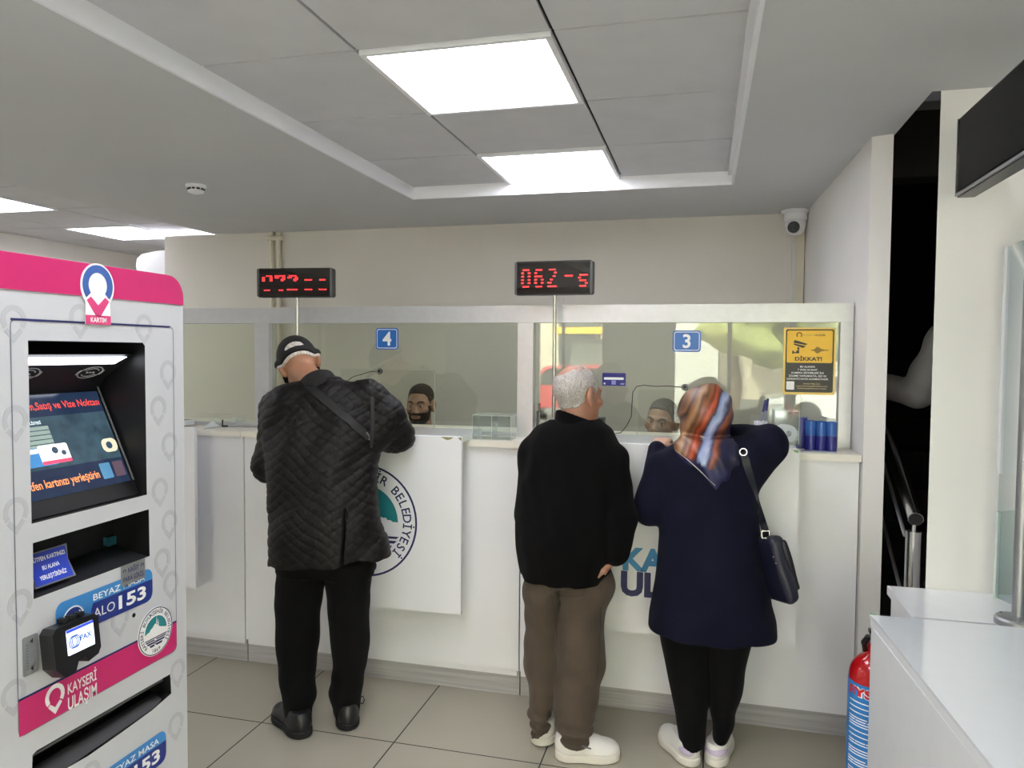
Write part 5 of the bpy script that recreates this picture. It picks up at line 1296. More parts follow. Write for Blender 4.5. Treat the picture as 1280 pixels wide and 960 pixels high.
H.shell(.004, lambda x, y, z: np.minimum(z - np.interp(y, [-.12, -.06, 0, .06, .12], [.002, .004, .018, .04, .052]) + .013, np.minimum(.07 - z, hairline(x, y, z) + .05)), 'hair', M_hwhite, man, 'short white hair below the cap', .001)
# cap
def capkeep(x, y, z):
    line = z - np.interp(y, [-.12, -.06, 0, .06, .12], [.002, .004, .018, .04, .052])
    op = 1 - np.sqrt((x / .043) ** 2 + ((z - .034) / .021) ** 2)
    hole = np.where(y < -.02, np.minimum(op * .02, (z - .026)), -1)
    return np.minimum(line, -hole)
H.shell(.012, capkeep, 'cap', mat('cap_black', '111112', .75, bump=.2, bscale=400), man, 'black baseball cap')
b = MB(); vp = []
for i in range(13):
    a = math.radians(-78 + 156 * i / 12); vp.append((.088 * math.sin(a), .078 + .02 * math.cos(a), .042 - .012 * abs(math.sin(a))))
vo = []
for i in range(13):
    a = math.radians(-78 + 156 * i / 12); vo.append((.086 * math.sin(a), .085 + .085 * math.cos(a), .034 - .022 * abs(math.sin(a)) ** 2))
vs = [H.w(*p) for p in vp] + [H.w(*p) for p in vo] + [H.w(p[0], p[1], p[2] - .006) for p in vp] + [H.w(p[0], p[1], p[2] - .005) for p in vo]
fs = []
for i in range(12): fs += [(i, i + 1, 14 + i, 13 + i), (26 + i, 39 + i, 40 + i, 27 + i), (13 + i, 14 + i, 40 + i, 39 + i)]
b.faces(vs, fs, MATS['cap_black']); b.build('visor', man)
# jacket
st = stations([(474, 384, 424, 2.87, .07), (481, 362, 452, 2.875, .10), (492, 346, 468, 2.87, .125), (512, 338, 474, 2.86, .14), (545, 338, 470, 2.83, .15), (585, 342, 465, 2.79, .155),
               (625, 344, 467, 2.76, .155), (660, 343, 474, 2.745, .16), (690, 343, 480, 2.74, .16), (699, 343, 481, 2.74, .16)])
lo, hi = bounds(st, pad=.2)
for p in list(E_.values()) + list(Wr.values()): lo = np.minimum(lo, p - .12); hi = np.maximum(hi, p + .12)
g = SG(lo, hi, .005); g.loft(st, 0, .22, 2.2, tilt=(.10, .0))
g.chain([seg(S_['L'], nb, .25), S_['L'], E_['L'], seg(E_['L'], Wr['L'], .92)], [.07, .066, .066, .046], .035)
g.chain([seg(S_['R'], nb, .25), S_['R'], E_['R'], seg(E_['R'], Wr['R'], .92)], [.065, .072, .078, .050], .03)
a_ = at(486, 520, y=2.92); g.cone(a_, at(470, 545, y=2.88), .07, .06, .04)
g.wrinkle(.006, 26, 3); g.wave(lambda X, Y, Z: quilting(X, Y, Z, 0))
# hip vent
vz = at(425, 700, y=2.6); v1_ = at(424, 640, y=2.6)
g.op(lambda X, Y, Z: np.maximum(np.abs(X - (vz[0] + (Z - vz[2]) * (v1_[0] - vz[0]) / (v1_[2] - vz[2]))) - .0035, np.maximum(Z - v1_[2], Y - 2.66)), [vz[0] - .1, 2.4, vz[2] - .1], [vz[0] + .1, 2.7, v1_[2]], .006, 'c')
jk = sdf_object('jacket', [g.mesh()], M_quilt, man, 'dark brown-black quilted jacket')
# collar
g = SG(nb - .16, nb + .16, .005); up = (hc - nb); up /= np.linalg.norm(up); up = up * .75 + Z3 * .4; up /= np.linalg.norm(up); R_c = np.array(Matrix.Rotation(.22, 3, 'Z') @ Vector((0, 0, 1)).rotation_difference(Vector(up)).to_matrix())
g.cone(nb - up * .03, nb + up * .028, .084, .074)
g.op(lambda X, Y, Z: -((X - nb[0]) * up[0] + (Y - nb[1]) * up[1] + (Z - nb[2]) * up[2] - .032) * -1, nb - .15, nb + .15, .004, 'i'); g.cone(nb - up * .05, nb + up * .2, .066, .066, .004, 'c')
g.wrinkle(.004, 40, 5)
sdf_object('collar', [g.mesh()], mat('collar_corduroy', '161415', .9, bump=.4, bscale=300), jk, 'black soft collar')
# trousers
pst = stations([(640, 356, 458, 2.75, .11), (690, 350, 468, 2.75, .12), (716, 350, 464, 2.75, .115)])
ll = stations([(700, 349, 412, 2.75, .105), (740, 348, 402, 2.75, .095), (790, 347, 394, 2.755, .085), (830, 349, 391, 2.75, .08), (855, 352, 391, 2.735, .072), (870, 355, 393, 2.725, .068), (884, 357, 389, 2.715, .064), (902, 359, 388, 2.71, .062)])
rl = stations([(700, 404, 464, 2.76, .105), (740, 411, 461, 2.765, .095), (790, 418, 458, 2.785, .085), (825, 420, 456, 2.80, .078), (850, 417, 453, 2.805, .07), (866, 413, 451, 2.81, .068), (880, 416, 450, 2.81, .062), (896, 420, 447, 2.81, .060)])
lo, hi = bounds(pst, ll, rl); g = SG(lo, hi, .006); g.loft(pst, 0, .15); g.loft(ll, .02); g.loft(rl, .02); g.wrinkle(.006, 16, 8, (1, 1, .6)); g.wrinkle(.0025, 40, 9, (.8, .8, 1))
tro = sdf_object('trousers', [g.mesh()], M_trb, man, 'black trousers')
b = MB(); p = at(450, 872, y=2.80); b.tube([p, at(454, 870, y=2.79), at(455.5, 875, y=2.79), at(453, 880, y=2.79), at(450, 878, y=2.80)], .002, M_blackm, 6); b.build('drawcord', tro)
h1_ = at(376, 925, z=0); shoe(man, h1_ + np.array([.012, .012, 0]), h1_ + np.array([-.205, .17, 0]), .105, M_bleather, M_blackm, .026, .09)
h2_ = at(434, 916, z=0); shoe(man, h2_ + np.array([0, .012, 0]), h2_ + np.array([-.135, .24, 0]), .098, M_bleather, M_blackm, .024, .09)
# cross-body bag: the strap over the back, the pouch in front of him
def ribbon(mb, pts, nrm, w_, th_, m):
    P = [np.array(p, float) for p in pts]; n = len(P); vs = []
    for i in range(n):
        t_ = P[min(i + 1, n - 1)] - P[max(i - 1, 0)]; t_ /= np.linalg.norm(t_); N = np.array(nrm[i] if isinstance(nrm, list) else nrm, float); N = N - t_ * (N @ t_); N /= np.linalg.norm(N); S = np.cross(t_, N)
        for a, c_ in ((-.5, 0), (.5, 0), (.5, 1), (-.5, 1)): vs.append(P[i] + S * w_ * a + N * th_ * c_)
    fs = [(0, 1, 2, 3), (4 * n - 1, 4 * n - 2, 4 * n - 3, 4 * n - 4)]
    for i in range(n - 1):
        for k in range(4): fs.append((4 * i + k, 4 * i + (k + 1) % 4, 4 * i + 4 + (k + 1) % 4, 4 * i + 4 + k))
    mb.faces(vs, fs, m)
from mathutils.bvhtree import BVHTree
def tree(o):
    org = ROOT[o.name]; me = o.data; return BVHTree.FromPolygons([tuple(np.array(v.co) + org) for v in me.vertices], [tuple(p.vertices) for p in me.polygons])
def drape(o_tree, pix, off=.004):
    out, ns = [], []
    for (px_, py_) in pix:
        d_ = Vector(ray(px_, py_)).normalized(); h_ = o_tree.ray_cast(Vector(CAMPOS), d_)
        if h_[0] is None: continue
        n_ = h_[1]; n_ = n_ if n_.dot(d_) < 0 else -n_; out.append(np.array(h_[0]) + np.array(n_) * off); ns.append(np.array(n_))
    return out, ns
def relax(P, it=3):
    for _ in range(it): P = [P[0]] + [.25 * P[i - 1] + .5 * P[i] + .25 * P[i + 1] for i in range(1, len(P) - 1)] + [P[-1]]
    return P
tj = tree(jk)
bag = thing('crossbody_bag', 'black crossbody bag strap running over the quilted jacket\'s back', 'bag', (-1.45, 2.7, .9))
pth = [(384 + (462 - 384) * i / 16, 482 + (548 - 482) * (i / 16) ** 1.05) for i in range(17)]
P_, N_ = drape(tj, pth, .001); P_ = relax(P_); b = MB(); ribbon(b, P_, N_, .032, .004, mat('strap_black', '0d0d0f', .6, bump=.3, bscale=400)); b.build('strap', bag)
pth = [(463 + 3 * math.sin(i / 10 * 3), 476 + (560 - 476) * i / 10) for i in range(11)]
P_, N_ = drape(tj, pth, .001); P_ = relax(P_); b = MB(); ribbon(b, P_, N_, .014, .004, MATS['strap_black']); b.build('strap', bag)
P_, N_ = drape(tj, [(457, 540), (459, 545), (461, 550)], .007)
if len(P_) == 3:
    b = MB(); b.tube([P_[0], P_[1] + np.array([.006, 0, 0]), P_[2], P_[1] - np.array([.008, 0, 0]), P_[0]], .0022, M_steel, 6); b.build('strap_ring', bag, label='small metal strap ring')
fb = np.array([-1.52, 2.955, .86]); b = MB(); b.box(fb[0] - .11, fb[0] + .11, fb[1], fb[1] + .05, fb[2], fb[2] + .17, M_bleather); b.build('pouch', bag, bevel=.015)

# ------------------------------------------------------------------ bald man in the black fleece (centre)
M_fleece = clothmat('black_fleece', '070708', .95, .5, 700, .15, .02); M_brown = clothmat('brown_cotton', '50463d', .85, .3, 600, .1)
man = thing('person', 'person with grey balding head in black fleece and brown trousers standing at the centre', 'person', (-.53, 2.85, 0))
hc = at(722.5, 496, y=2.90); HR = rot(-.62, .05, .05); nb = at(718, 530, y=2.89)
H = Head(hc, HR, .99, .0035, neck=nb)
S_ = {'L': at(668, 570, y=2.90), 'R': at(762, 575, y=2.87)}; E_ = {'L': at(663, 645, y=2.93), 'R': at(775, 645, y=2.83)}; Wr = {'L': at(672, 700, y=3.0), 'R': at(766, 697, y=2.83)}
J = dict(pelvis=at(706, 715, y=2.88), chest=at(712, 570, y=2.89), neck=nb, shL=S_['L'], shR=S_['R'], elL=E_['L'], elR=E_['R'], wrL=Wr['L'], wrR=Wr['R'],
         hipL=at(682, 735, y=2.88), hipR=at(728, 735, y=2.88), knL=at(678, 825, y=2.88), knR=at(725, 825, y=2.86), anL=at(676, 903, y=2.852), anR=at(716, 908, y=2.80))
body(man, H, J, M_sk2, [(Wr['L'], (.1, .1, -1), (1, 0, 0), 1, .3, E_['L']), (Wr['R'] , (-.62, .18, -1), (-1, .0, .1), -1, .2, E_['R'])])
H.eyes(man); H.brows(man, M_hgrey)
H.shell(lambda x, y, z: .0012 + .0045 * np.clip((.11 - z) / .05, 0, 1), lambda x, y, z: np.minimum(hairline(x, y, z, .012), (np.sqrt(((x + .018) / .045) ** 2 + ((y + .060) / .055) ** 2 + ((z - .108) / .036) ** 2) - 1) * .03), 'hair', M_hgrey, man, 'short grey hair around a bald crown', .0025)
st = stations([(525, 687, 752, 2.895, .078), (533, 673, 764, 2.895, .105), (545, 664, 770, 2.895, .125), (565, 656, 775, 2.895, .14), (600, 649, 775, 2.89, .155), (640, 645, 772, 2.885, .165), (680, 644, 768, 2.88, .17), (705, 648, 764, 2.88, .165), (720, 650, 761, 2.88, .165)])
lo, hi = bounds(st, pad=.16)
for p in list(E_.values()) + list(Wr.values()): lo = np.minimum(lo, p - .1); hi = np.maximum(hi, p + .1)
g = SG(lo, hi, .006); g.loft(st, 0, -.15, 2.2)
g.chain([seg(S_['L'], nb, .3), S_['L'], E_['L'], seg(E_['L'], Wr['L'], .95)], [.062, .062, .056, .048], .03)
g.chain([seg(S_['R'], nb, .3), S_['R'], E_['R'], seg(E_['R'], Wr['R'], .86)], [.062, .064, .060, .050], .016)
g.wrinkle(.006, 20, 12, (1, 1, .5)); g.wrinkle(.003, 50, 13, (1, 1, .6))
jk = sdf_object('fleece_jacket', [g.mesh()], M_fleece, man, 'plain black fleece jacket')
cn = nb + np.array([0, 0, .008]); up = Z3 * 1.0 + np.array([-.10, .12, 0]); up /= np.linalg.norm(up)
g = SG(cn - .15, cn + .15, .005); g.cone(cn - up * .035, cn + up * .018, .088, .076); g.op(lambda X, Y, Z: ((X - cn[0]) * (up[0] + .45) + (Y - cn[1]) * up[1] + (Z - cn[2]) * up[2] - .030), cn - .15, cn + .15, .006, 'i'); g.cone(cn - up * .05, cn + up * .2, .066, .064, .004, 'c')
sdf_object('collar', [g.mesh()], M_fleece, jk)
pst = stations([(660, 668, 748, 2.885, .12), (700, 658, 760, 2.88, .125), (728, 660, 760, 2.878, .115)])
ll = stations([(690, 668, 712, 2.88, .115), (712, 662, 710, 2.88, .12), (730, 657, 706, 2.88, .13), (770, 656, 703, 2.88, .11), (820, 658, 699, 2.88, .095), (855, 660, 697, 2.875, .085), (878, 660, 694, 2.865, .078), (888, 656, 693, 2.86, .080), (898, 657, 692, 2.85, .076), (908, 661, 691, 2.85, .068), (918, 661, 690, 2.845, .066)])
rl = stations([(690, 694, 754, 2.875, .12), (708, 696, 762, 2.875, .125), (730, 699, 767, 2.875, .132), (770, 698, 759, 2.87, .12), (820, 697, 754, 2.865, .105), (860, 695, 749, 2.85, .095), (890, 693, 745, 2.825, .085), (908, 693, 741, 2.81, .08), (918, 696, 739, 2.80, .074), (928, 699, 736, 2.795, .07)])
lo, hi = bounds(pst, ll, rl); g = SG(lo, hi, .005); g.loft(pst, 0); g.loft(ll, .03); g.loft(rl, .018); g.wrinkle(.010, 18, 21, (1, 1, .8)); g.wrinkle(.004, 45, 22, (.4, .4, 1.3))
zk = at(700, 905, y=2.84)[2]
g.wave(lambda X, Y, Z: (.006 * np.sin(Z * 150 + 14 * X + 9 * Y) * np.exp(-((Z - zk) / .055) ** 2)).astype(np.float32))
tro = sdf_object('trousers', [g.mesh()], M_brown, man, 'loose brown cotton trousers')
tt = tree(tro); b = MB()
for path in ([(690, 722), (688, 738), (706, 746), (730, 744), (731, 724)], [(751, 730), (750, 790), (746, 850)], [(686, 725), (692, 760), (697, 800)]):
    pp = [];
    for i in range(len(path) - 1): pp += [(path[i][0] + (path[i + 1][0] - path[i][0]) * k / 6, path[i][1] + (path[i + 1][1] - path[i][1]) * k / 6) for k in range(6)]
    P_, N_ = drape(tt, pp + [path[-1]], .0005)
    if len(P_) > 3: ribbon(b, relax(P_, 1), N_, .003, .0012, mat('brown_stitching', '3a312b', .9))
b.build('pocket_stitching', tro)
M_wl = mat('white_leather', 'e4e2df', .4, bump=.12, bscale=150, var=.02); M_ws = mat('white_rubber', 'dcd8d0', .5); M_gum = mat('gum_sole', '8a6a4a', .6)
hl = at(672, 935, z=0); s1_ = shoe(man, hl + np.array([.0, .012, 0]), hl + np.array([.05, .27, 0]), .102, M_wl, M_ws, .030, .088)
hr, tr_ = at(692, 951, z=0), at(772, 950, z=0); s2_ = shoe(man, hr + np.array([0.004, .03, 0]), np.array([tr_[0] + .005, hr[1] + .085, 0]), .105, M_wl, M_ws, .030, .088)
b = MB(); q = at(734, 934, y=2.72); q1 = at(727, 932.5, y=2.72); q2 = at(739, 936, y=2.72); b.tube([q1, q2], .003, mat('grey_plastic', '55565a', .35), 5); b.build('side_tab', s2_)

# ------------------------------------------------------------------ woman in navy coat and printed headscarf (window 3)
M_navyc = clothmat('navy_wool', '101124', .85, .35, 500, .1, .02); 
wom = thing('person', 'person in patterned headscarf and long navy coat leaning at window 3', 'person', (.03, 2.93, 0))
hc = at(882, 524, y=2.99); HR = rot(.12, .30, .06); nb = at(884, 560, y=2.95)
H = Head(hc, HR, .94, .004, neck=nb)
S_ = {'L': at(829, 582, y=2.95), 'R': at(930, 576, y=2.95)}; E_ = {'L': at(813, 637, y=2.92), 'R': at(963, 552, y=2.985)}; Wr = {'L': at(822, 574, y=2.995), 'R': at(893, 545, y=3.15)}
Wr['L'][2] = 1.19; Wr['R'][2] = 1.248
J = dict(pelvis=at(886, 720, y=2.94), chest=at(882, 600, y=2.95), neck=nb, shL=S_['L'], shR=S_['R'], elL=E_['L'], elR=E_['R'], wrL=Wr['L'], wrR=Wr['R'],
         hipL=at(860, 745, y=2.94), hipR=at(908, 745, y=2.94), knL=at(862, 840, y=2.93), knR=at(908, 840, y=2.93), anL=at(862, 925, y=2.91), anR=at(901, 925, y=2.93))
body(wom, H, J, M_sk3, [(Wr['L'], (.15, .9, .32), (0, .3, -1), -1, .5, E_['L']), (Wr['R'], (-.6, .6, -.08), (0, 0, -1), 1, .4, E_['R'])], .93)
H.eyes(wom); H.brows(wom, M_hdark)
st = stations([(552, 850, 918, 2.96, .075), (559, 834, 932, 2.96, .10), (572, 824, 938, 2.955, .12), (595, 820, 944, 2.95, .135), (625, 821, 946, 2.945, .14), (660, 823, 949, 2.94, .15), (700, 820, 956, 2.94, .16), (740, 815, 963, 2.94, .165), (770, 811, 969, 2.94, .17), (789, 809, 973, 2.94, .17)])
lo, hi = bounds(st, pad=.16)
for p in list(E_.values()) + list(Wr.values()): lo = np.minimum(lo, p - .1); hi = np.maximum(hi, p + .1)
g = SG(lo, hi, .006); g.loft(st, 0, .06, 2.2)
g.chain([seg(S_['L'], nb, .3), S_['L'], E_['L'], seg(E_['L'], Wr['L'], .97)], [.058, .058, .058, .042], .02)
g.chain([seg(S_['R'], nb, .3), S_['R'], E_['R'], seg(E_['R'], Wr['R'], .95)], [.065, .072, .062, .040], .03)
g.cone(at(938, 592, y=2.95), at(968, 560, y=2.98), .05, .05, .03)
g.wrinkle(.007, 15, 31, (1.2, 1, .35)); g.wrinkle(.0025, 50, 33, (1, 1, .6)); g.smooth(1)
jk = sdf_object('coat', [g.mesh()], M_navyc, wom, 'long plain navy coat')
ll = stations([(740, 828, 892, 2.94, .115), (790, 825, 891, 2.94, .11), (830, 832, 890, 2.935, .10), (865, 838, 889, 2.93, .09), (895, 843, 886, 2.92, .08), (908, 845, 884, 2.915, .078), (926, 849, 881, 2.91, .074)])
rl = stations([(740, 880, 944, 2.94, .115), (790, 880, 940, 2.94, .11), (830, 882, 933, 2.935, .10), (865, 883, 929, 2.935, .09), (890, 885, 921, 2.935, .08), (902, 888, 920, 2.935, .078), (922, 890, 911, 2.935, .07)])
lo, hi = bounds(ll, rl); g = SG(lo, hi, .006); g.loft(ll, 0); g.loft(rl, .008); g.wrinkle(.006, 20, 41, (1, 1, .6))
sdf_object('trousers', [g.mesh()], M_trb, wom, 'black wide trousers')
M_lil = mat('lilac_suede', 'c9bcd6', .7)
hw = at(864, 961, z=0); s1_ = shoe(wom, hw + np.array([.012, .012, 0]), hw + np.array([-.115, .215, 0]), .09, M_wl, M_ws, .028, .075)
hw2 = at(893, 962, z=0); s2_ = shoe(wom, hw2 + np.array([.0, .012, 0]), hw2 + np.array([.04, .245, 0]), .088, M_wl, M_ws, .028, .075)
for so, hh, dd in ((s1_, hw + np.array([.012, .012, 0]), np.array([-.5, .86, 0])), (s2_, hw2 + np.array([0, .012, 0]), np.array([.16, .98, 0]))):
    g = SG(hh + np.array([-.08, -.06, .03]), hh + np.array([.08, .09, .11]), .004); g.ell(hh + dd * .045 + np.array([0, 0, .058]), (.043, .053, .032)); g.ell(hh + dd * .07 + np.array([0, 0, .07]), (.038, .050, .07), None, .004, 'c')
    sdf_object('heel_tab', [g.mesh()], M_lil, so, 'lilac heel tab')
# headscarf
def scarf_mat():
    m = bpy.data.materials.new('printed_scarf'); m.use_nodes = True; nt = m.node_tree; b = nt.nodes['Principled BSDF']
    tc = node(nt, 'ShaderNodeTexCoord'); mp = node(nt, 'ShaderNodeMapping', vector_type='TEXTURE'); mp.inputs['Location'].default_value = (hc[0] - .03, 0, hc[2]); mp.inputs['Rotation'].default_value = (0, .35, 0); mp.inputs['Scale'].default_value = (1, 1.4, 2.0); nt.links.new(tc.outputs['Object'], mp.inputs[0])
    nz = node(nt, 'ShaderNodeTexNoise'); nz.inputs['Scale'].default_value = 8; nz.inputs['Detail'].default_value = 4; nz.inputs['Distortion'].default_value = .6; nt.links.new(mp.outputs[0], nz.inputs['Vector'])
    sx = node(nt, 'ShaderNodeSeparateXYZ'); nt.links.new(mp.outputs[0], sx.inputs[0])
    ma = node(nt, 'ShaderNodeMath', operation='MULTIPLY_ADD'); nt.links.new(sx.outputs[0], ma.inputs[0]); ma.inputs[1].default_value = 4.6; ma.inputs[2].default_value = SCX
    mb_ = node(nt, 'ShaderNodeMath', operation='MULTIPLY_ADD'); nt.links.new(nz.outputs['Fac'], mb_.inputs[0]); mb_.inputs[1].default_value = .34; nt.links.new(ma.outputs[0], mb_.inputs[2])
    r = node(nt, 'ShaderNodeValToRGB'); cr = r.color_ramp
    cols = [(0, '4a3328'), (.06, '8a6244'), (.11, '3c2a24'), (.17, '7a5438'), (.24, 'a27a54'), (.30, '5b3c2d'), (.36, '8d5a3a'), (.41, '6e2f20'), (.46, 'b9552f'), (.51, '7a3424'), (.55, '3a2a33'), (.59, '7f93bf'), (.66, 'aeb8d6'), (.71, '2f3660'), (.76, '96553a'), (.82, '55302a'), (.88, '22244a'), (1, '171a38')]
    cr.elements[0].position = 0; cr.elements[0].color = lin(cols[0][1]) + (1,); cr.elements[1].position = 1; cr.elements[1].color = lin(cols[-1][1]) + (1,)
    for p, c_ in cols[1:-1]:
        e = cr.elements.new(p); e.color = lin(c_) + (1,)
    nt.links.new(mb_.outputs[0], r.inputs[0])
    # the border of the cloth is navy, with swirls only near the gather
    z_ = node(nt, 'ShaderNodeMath', operation='MULTIPLY_ADD'); sz = node(nt, 'ShaderNodeSeparateXYZ'); nt.links.new(tc.outputs['Object'], sz.inputs[0])
    n3 = node(nt, 'ShaderNodeTexNoise'); n3.inputs['Scale'].default_value = 14; n3.inputs['Detail'].default_value = 2; n3.inputs['Distortion'].default_value = 1.5; nt.links.new(mp.outputs[0], n3.inputs['Vector'])
    nt.links.new(sz.outputs[2], z_.inputs[0]); z_.inputs[1].default_value = -11; z_.inputs[2].default_value = SCZ
    ad = node(nt, 'ShaderNodeMath', operation='ADD'); nt.links.new(z_.outputs[0], ad.inputs[0]); nt.links.new(n3.outputs['Fac'], ad.inputs[1])
    # more navy towards the wearer's left edge
    xl_ = node(nt, 'ShaderNodeMath', operation='MULTIPLY_ADD'); nt.links.new(sz.outputs[0], xl_.inputs[0]); xl_.inputs[1].default_value = -2.5; nt.links.new(ad.outputs[0], xl_.inputs[2])
    rr = node(nt, 'ShaderNodeMapRange'); nt.links.new(xl_.outputs[0], rr.inputs[0]); rr.inputs[1].default_value = .95; rr.inputs[2].default_value = 1.08
    mx = node(nt, 'ShaderNodeMixRGB'); nt.links.new(rr.outputs[0], mx.inputs[0]); nt.links.new(r.outputs[0], mx.inputs[1]); mx.inputs[2].default_value = lin('23264f') + (1,)
    nt.links.new(mx.outputs[0], b.inputs['Base Color']); b.inputs['Roughness'].default_value = .45
    return m
gz = at(885, 556, y=2.95)[2]
tipz = at(895, 611, y=2.83)[2]
SCX, SCZ = .12, .62 + 11 * 0
k0 = hc + HR @ np.array([0, -.02, .03])
g = SG(hc - np.array([.22, .24, .36]), hc + np.array([.22, .2, .18]), .004)
g.ell(hc + HR @ np.array([0, -.008, .034]), (.105, .120, .103), HR)
g.ell(hc + HR @ np.array([0, .02, -.03]), (.094, .095, .115), HR, .03)
g.ell(hc + HR @ np.array([0.01, -.075, -.01]), (.07, .055, .06), HR, .04)
cs = stations([(545, 851, 919, 2.94, .075), (556, 842, 926, 2.925, .10), (566, 842, 930, 2.91, .105), (578, 853, 927, 2.90, .10), (590, 869, 917, 2.885, .085), (601, 883, 908, 2.865, .06), (611, 893, 899, 2.85, .03)])
g.loft(cs, .02)
# face opening
g.ell(hc + HR @ np.array([0, .15, -.02]), (.062, .10, .085), HR, .01, 'c')
# folds running from the crown to the gather
def folds(X, Y, Z):
    px, pz = X - hc[0], Z - gz
    up_ = np.clip((Z - gz) / .1, 0, 1); dn = np.clip((gz - Z) / .03, 0, 1)
    r = np.sqrt(px ** 2 + pz ** 2) + .02
    return (.0060 * np.sin(95 * px / (1 + 2 * up_) + 40 * pz + 1.0) * (.35 + .65 * dn) + .004 * np.sin(70 * (px * .8 - pz)) * up_ - .010 * 0 * r).astype(np.float32)
g.wave(folds)
zc_ = at(885, 549, y=2.87)[2]
g.wave(lambda X, Y, Z: (.012 * np.exp(-((Z - zc_ - .25 * np.abs(X - hc[0])) / .010) ** 2) * np.clip((2.97 - Y) / .1, 0, 1)).astype(np.float32))
g.smooth(1)
pts_, qs_ = g.mesh(); lo_s = pts_.min(0); hi_s = pts_.max(0)
orgz = 0.0
SCZ = .45 + 11 * at(885, 578, y=2.86)[2]; SCX = .30
M_scarf = None
sc_o = sdf_object('headscarf', [(pts_, qs_)], scarf_mat(), wom, 'headscarf printed in rust, brown, pale blue and navy')
ts = tree(sc_o); pp = [(840 + (894 - 840) * i / 20, 560 + (607 - 560) * (i / 20) ** 1.15) for i in range(21)]
P_, N_ = drape(ts, pp, .0005)
b = MB()
if len(P_) > 4: b.tube(relax(P_, 2), .0016, mat('scarf_piping', 'c8c3bd', .6), 6); b.build('scarf_hem', sc_o, label='thin pale hem line')
# shoulder bag
M_bag = mat('navy_leather', '1b1c30', .35, bump=.2, bscale=180); M_bagd = mat('dark_navy_leather', '121321', .4)
bag = thing('shoulder_bag', 'small dark navy shoulder bag hanging at the navy-coated person\'s right hip', 'bag', tuple(at(968, 755, y=2.88)))
tjw = tree(jk)
P_, N_ = drape(tjw, [(929 + (950 - 929) * i / 12, 566 + (640 - 566) * i / 12) for i in range(13)], .003)
P_ = relax(P_, 3); tail = [at(953, 652, y=P_[-1][1] + .01), at(956, 662, y=2.85), at(958, 670, y=2.86)]
b = MB(); ribbon(b, P_ + tail, N_ + [np.array([.2, -1, 0])] * 3, .026, .003, M_bagd); b.build('strap', bag)
b = MB(); rc = P_[0] + N_[0] * .004; pfr = PF(rc, np.cross(N_[0], Z3) * -1, Z3); b.ring(pfr, 0, 0, .011, .0145, 0, .004, M_steel, n=24); b.build('strap_ring', bag, label='round metal strap ring')
# bag body
def bw(px_, py_, y): return at(px_, py_, y=y)
ax_ = bw(981, 748, 2.88) - bw(958, 676, 2.88); Lb = np.linalg.norm(ax_); ax_ /= Lb
side = np.array([math.cos(.5), math.sin(.5), 0]); side = side - ax_ * (side @ ax_); side /= np.linalg.norm(side); dep = np.cross(ax_, side); RB = np.array([side, dep, ax_]).T
c0 = (bw(981, 748, 2.88) + bw(956, 672, 2.88)) / 2
g = SG(c0 - .22, c0 + .22, .004)
def rbox(c, h, r):
    def fn(X, Y, Z):
        l = [RB[0, i] * (X - c[0]) + RB[1, i] * (Y - c[1]) + RB[2, i] * (Z - c[2]) for i in range(3)]
        q = [np.abs(l[i]) - (h[i] - r) for i in range(3)]
        return np.sqrt(np.maximum(q[0], 0) ** 2 + np.maximum(q[1], 0) ** 2 + np.maximum(q[2], 0) ** 2) + np.minimum(np.maximum(q[0], np.maximum(q[1], q[2])), 0) - r
    return fn
g.op(rbox(c0, (.027, .075, .125), .022), c0 - .2, c0 + .2); g.wrinkle(.003, 40, 3)
bo = sdf_object('bag_body', [g.mesh()], M_bag, bag)
g = SG(c0 - .24, c0 + .24, .004); cf = c0 + side * .024 + ax_ * (-.01); g.op(rbox(cf, (.013, .078, .095), .012), c0 - .22, c0 + .22); g.wrinkle(.003, 30, 4)
sdf_object('flap', [g.mesh()], M_bagd, bag, 'darker leather flap')
tb = tree(bo); b = MB()
for (px_, py_) in ((967, 696), (970, 704)):
    P2, N2 = drape(tb, [(px_, py_)], .0)
    if P2: b.lathe([(0, 0), (.004, 0), (.003, .003), (0, .004)], P2[0], M_steel, 10, N2[0])
b.build('stud', bag, label='two bright metal studs')
q = at(957, 668, y=2.85); b = MB(); b.tube([q + np.array([-.014, 0, .012]), q + np.array([.012, 0, .014]), q + np.array([.014, 0, -.012]), q + np.array([-.012, 0, -.014]), q + np.array([-.014, 0, .012])], .003, M_steel, 6); b.build('buckle', bag, label='small metal buckle')

# ------------------------------------------------------------------ the two clerks behind the glass
def chair(x, y, label):
    t = thing('office_chair', label, 'chair', (x, y, 0), 'clerks\' chairs')
    b = MB(); b.box(x - .24, x + .24, y - .24, y + .22, .43, .50, M_blackm); b.build('seat', t, bevel=.03)
    b = MB(); b.box(x - .21, x + .21, y + .24, y + .30, .60, 1.02, M_blackm); b.build('backrest', t, bevel=.025)
    b = MB(); b.box(x - .03, x + .03, y + .205, y + .235, .40, .8, M_black); b.tube([(x, y, .08), (x, y, .43)], .025, M_black, 12)
    for k in range(5):
        a = 2 * math.pi * k / 5; b.tube([(x, y, .085), (x + .27 * math.cos(a), y + .27 * math.sin(a), .06)], .018, M_black, 8); b.lathe([(0, -.03), (.028, -.02), (.028, .02), (0, .03)], (x + .27 * math.cos(a), y + .27 * math.sin(a), .0305), M_black, 12, (math.sin(a), -math.cos(a), 0))
    b.build('base', t); return t
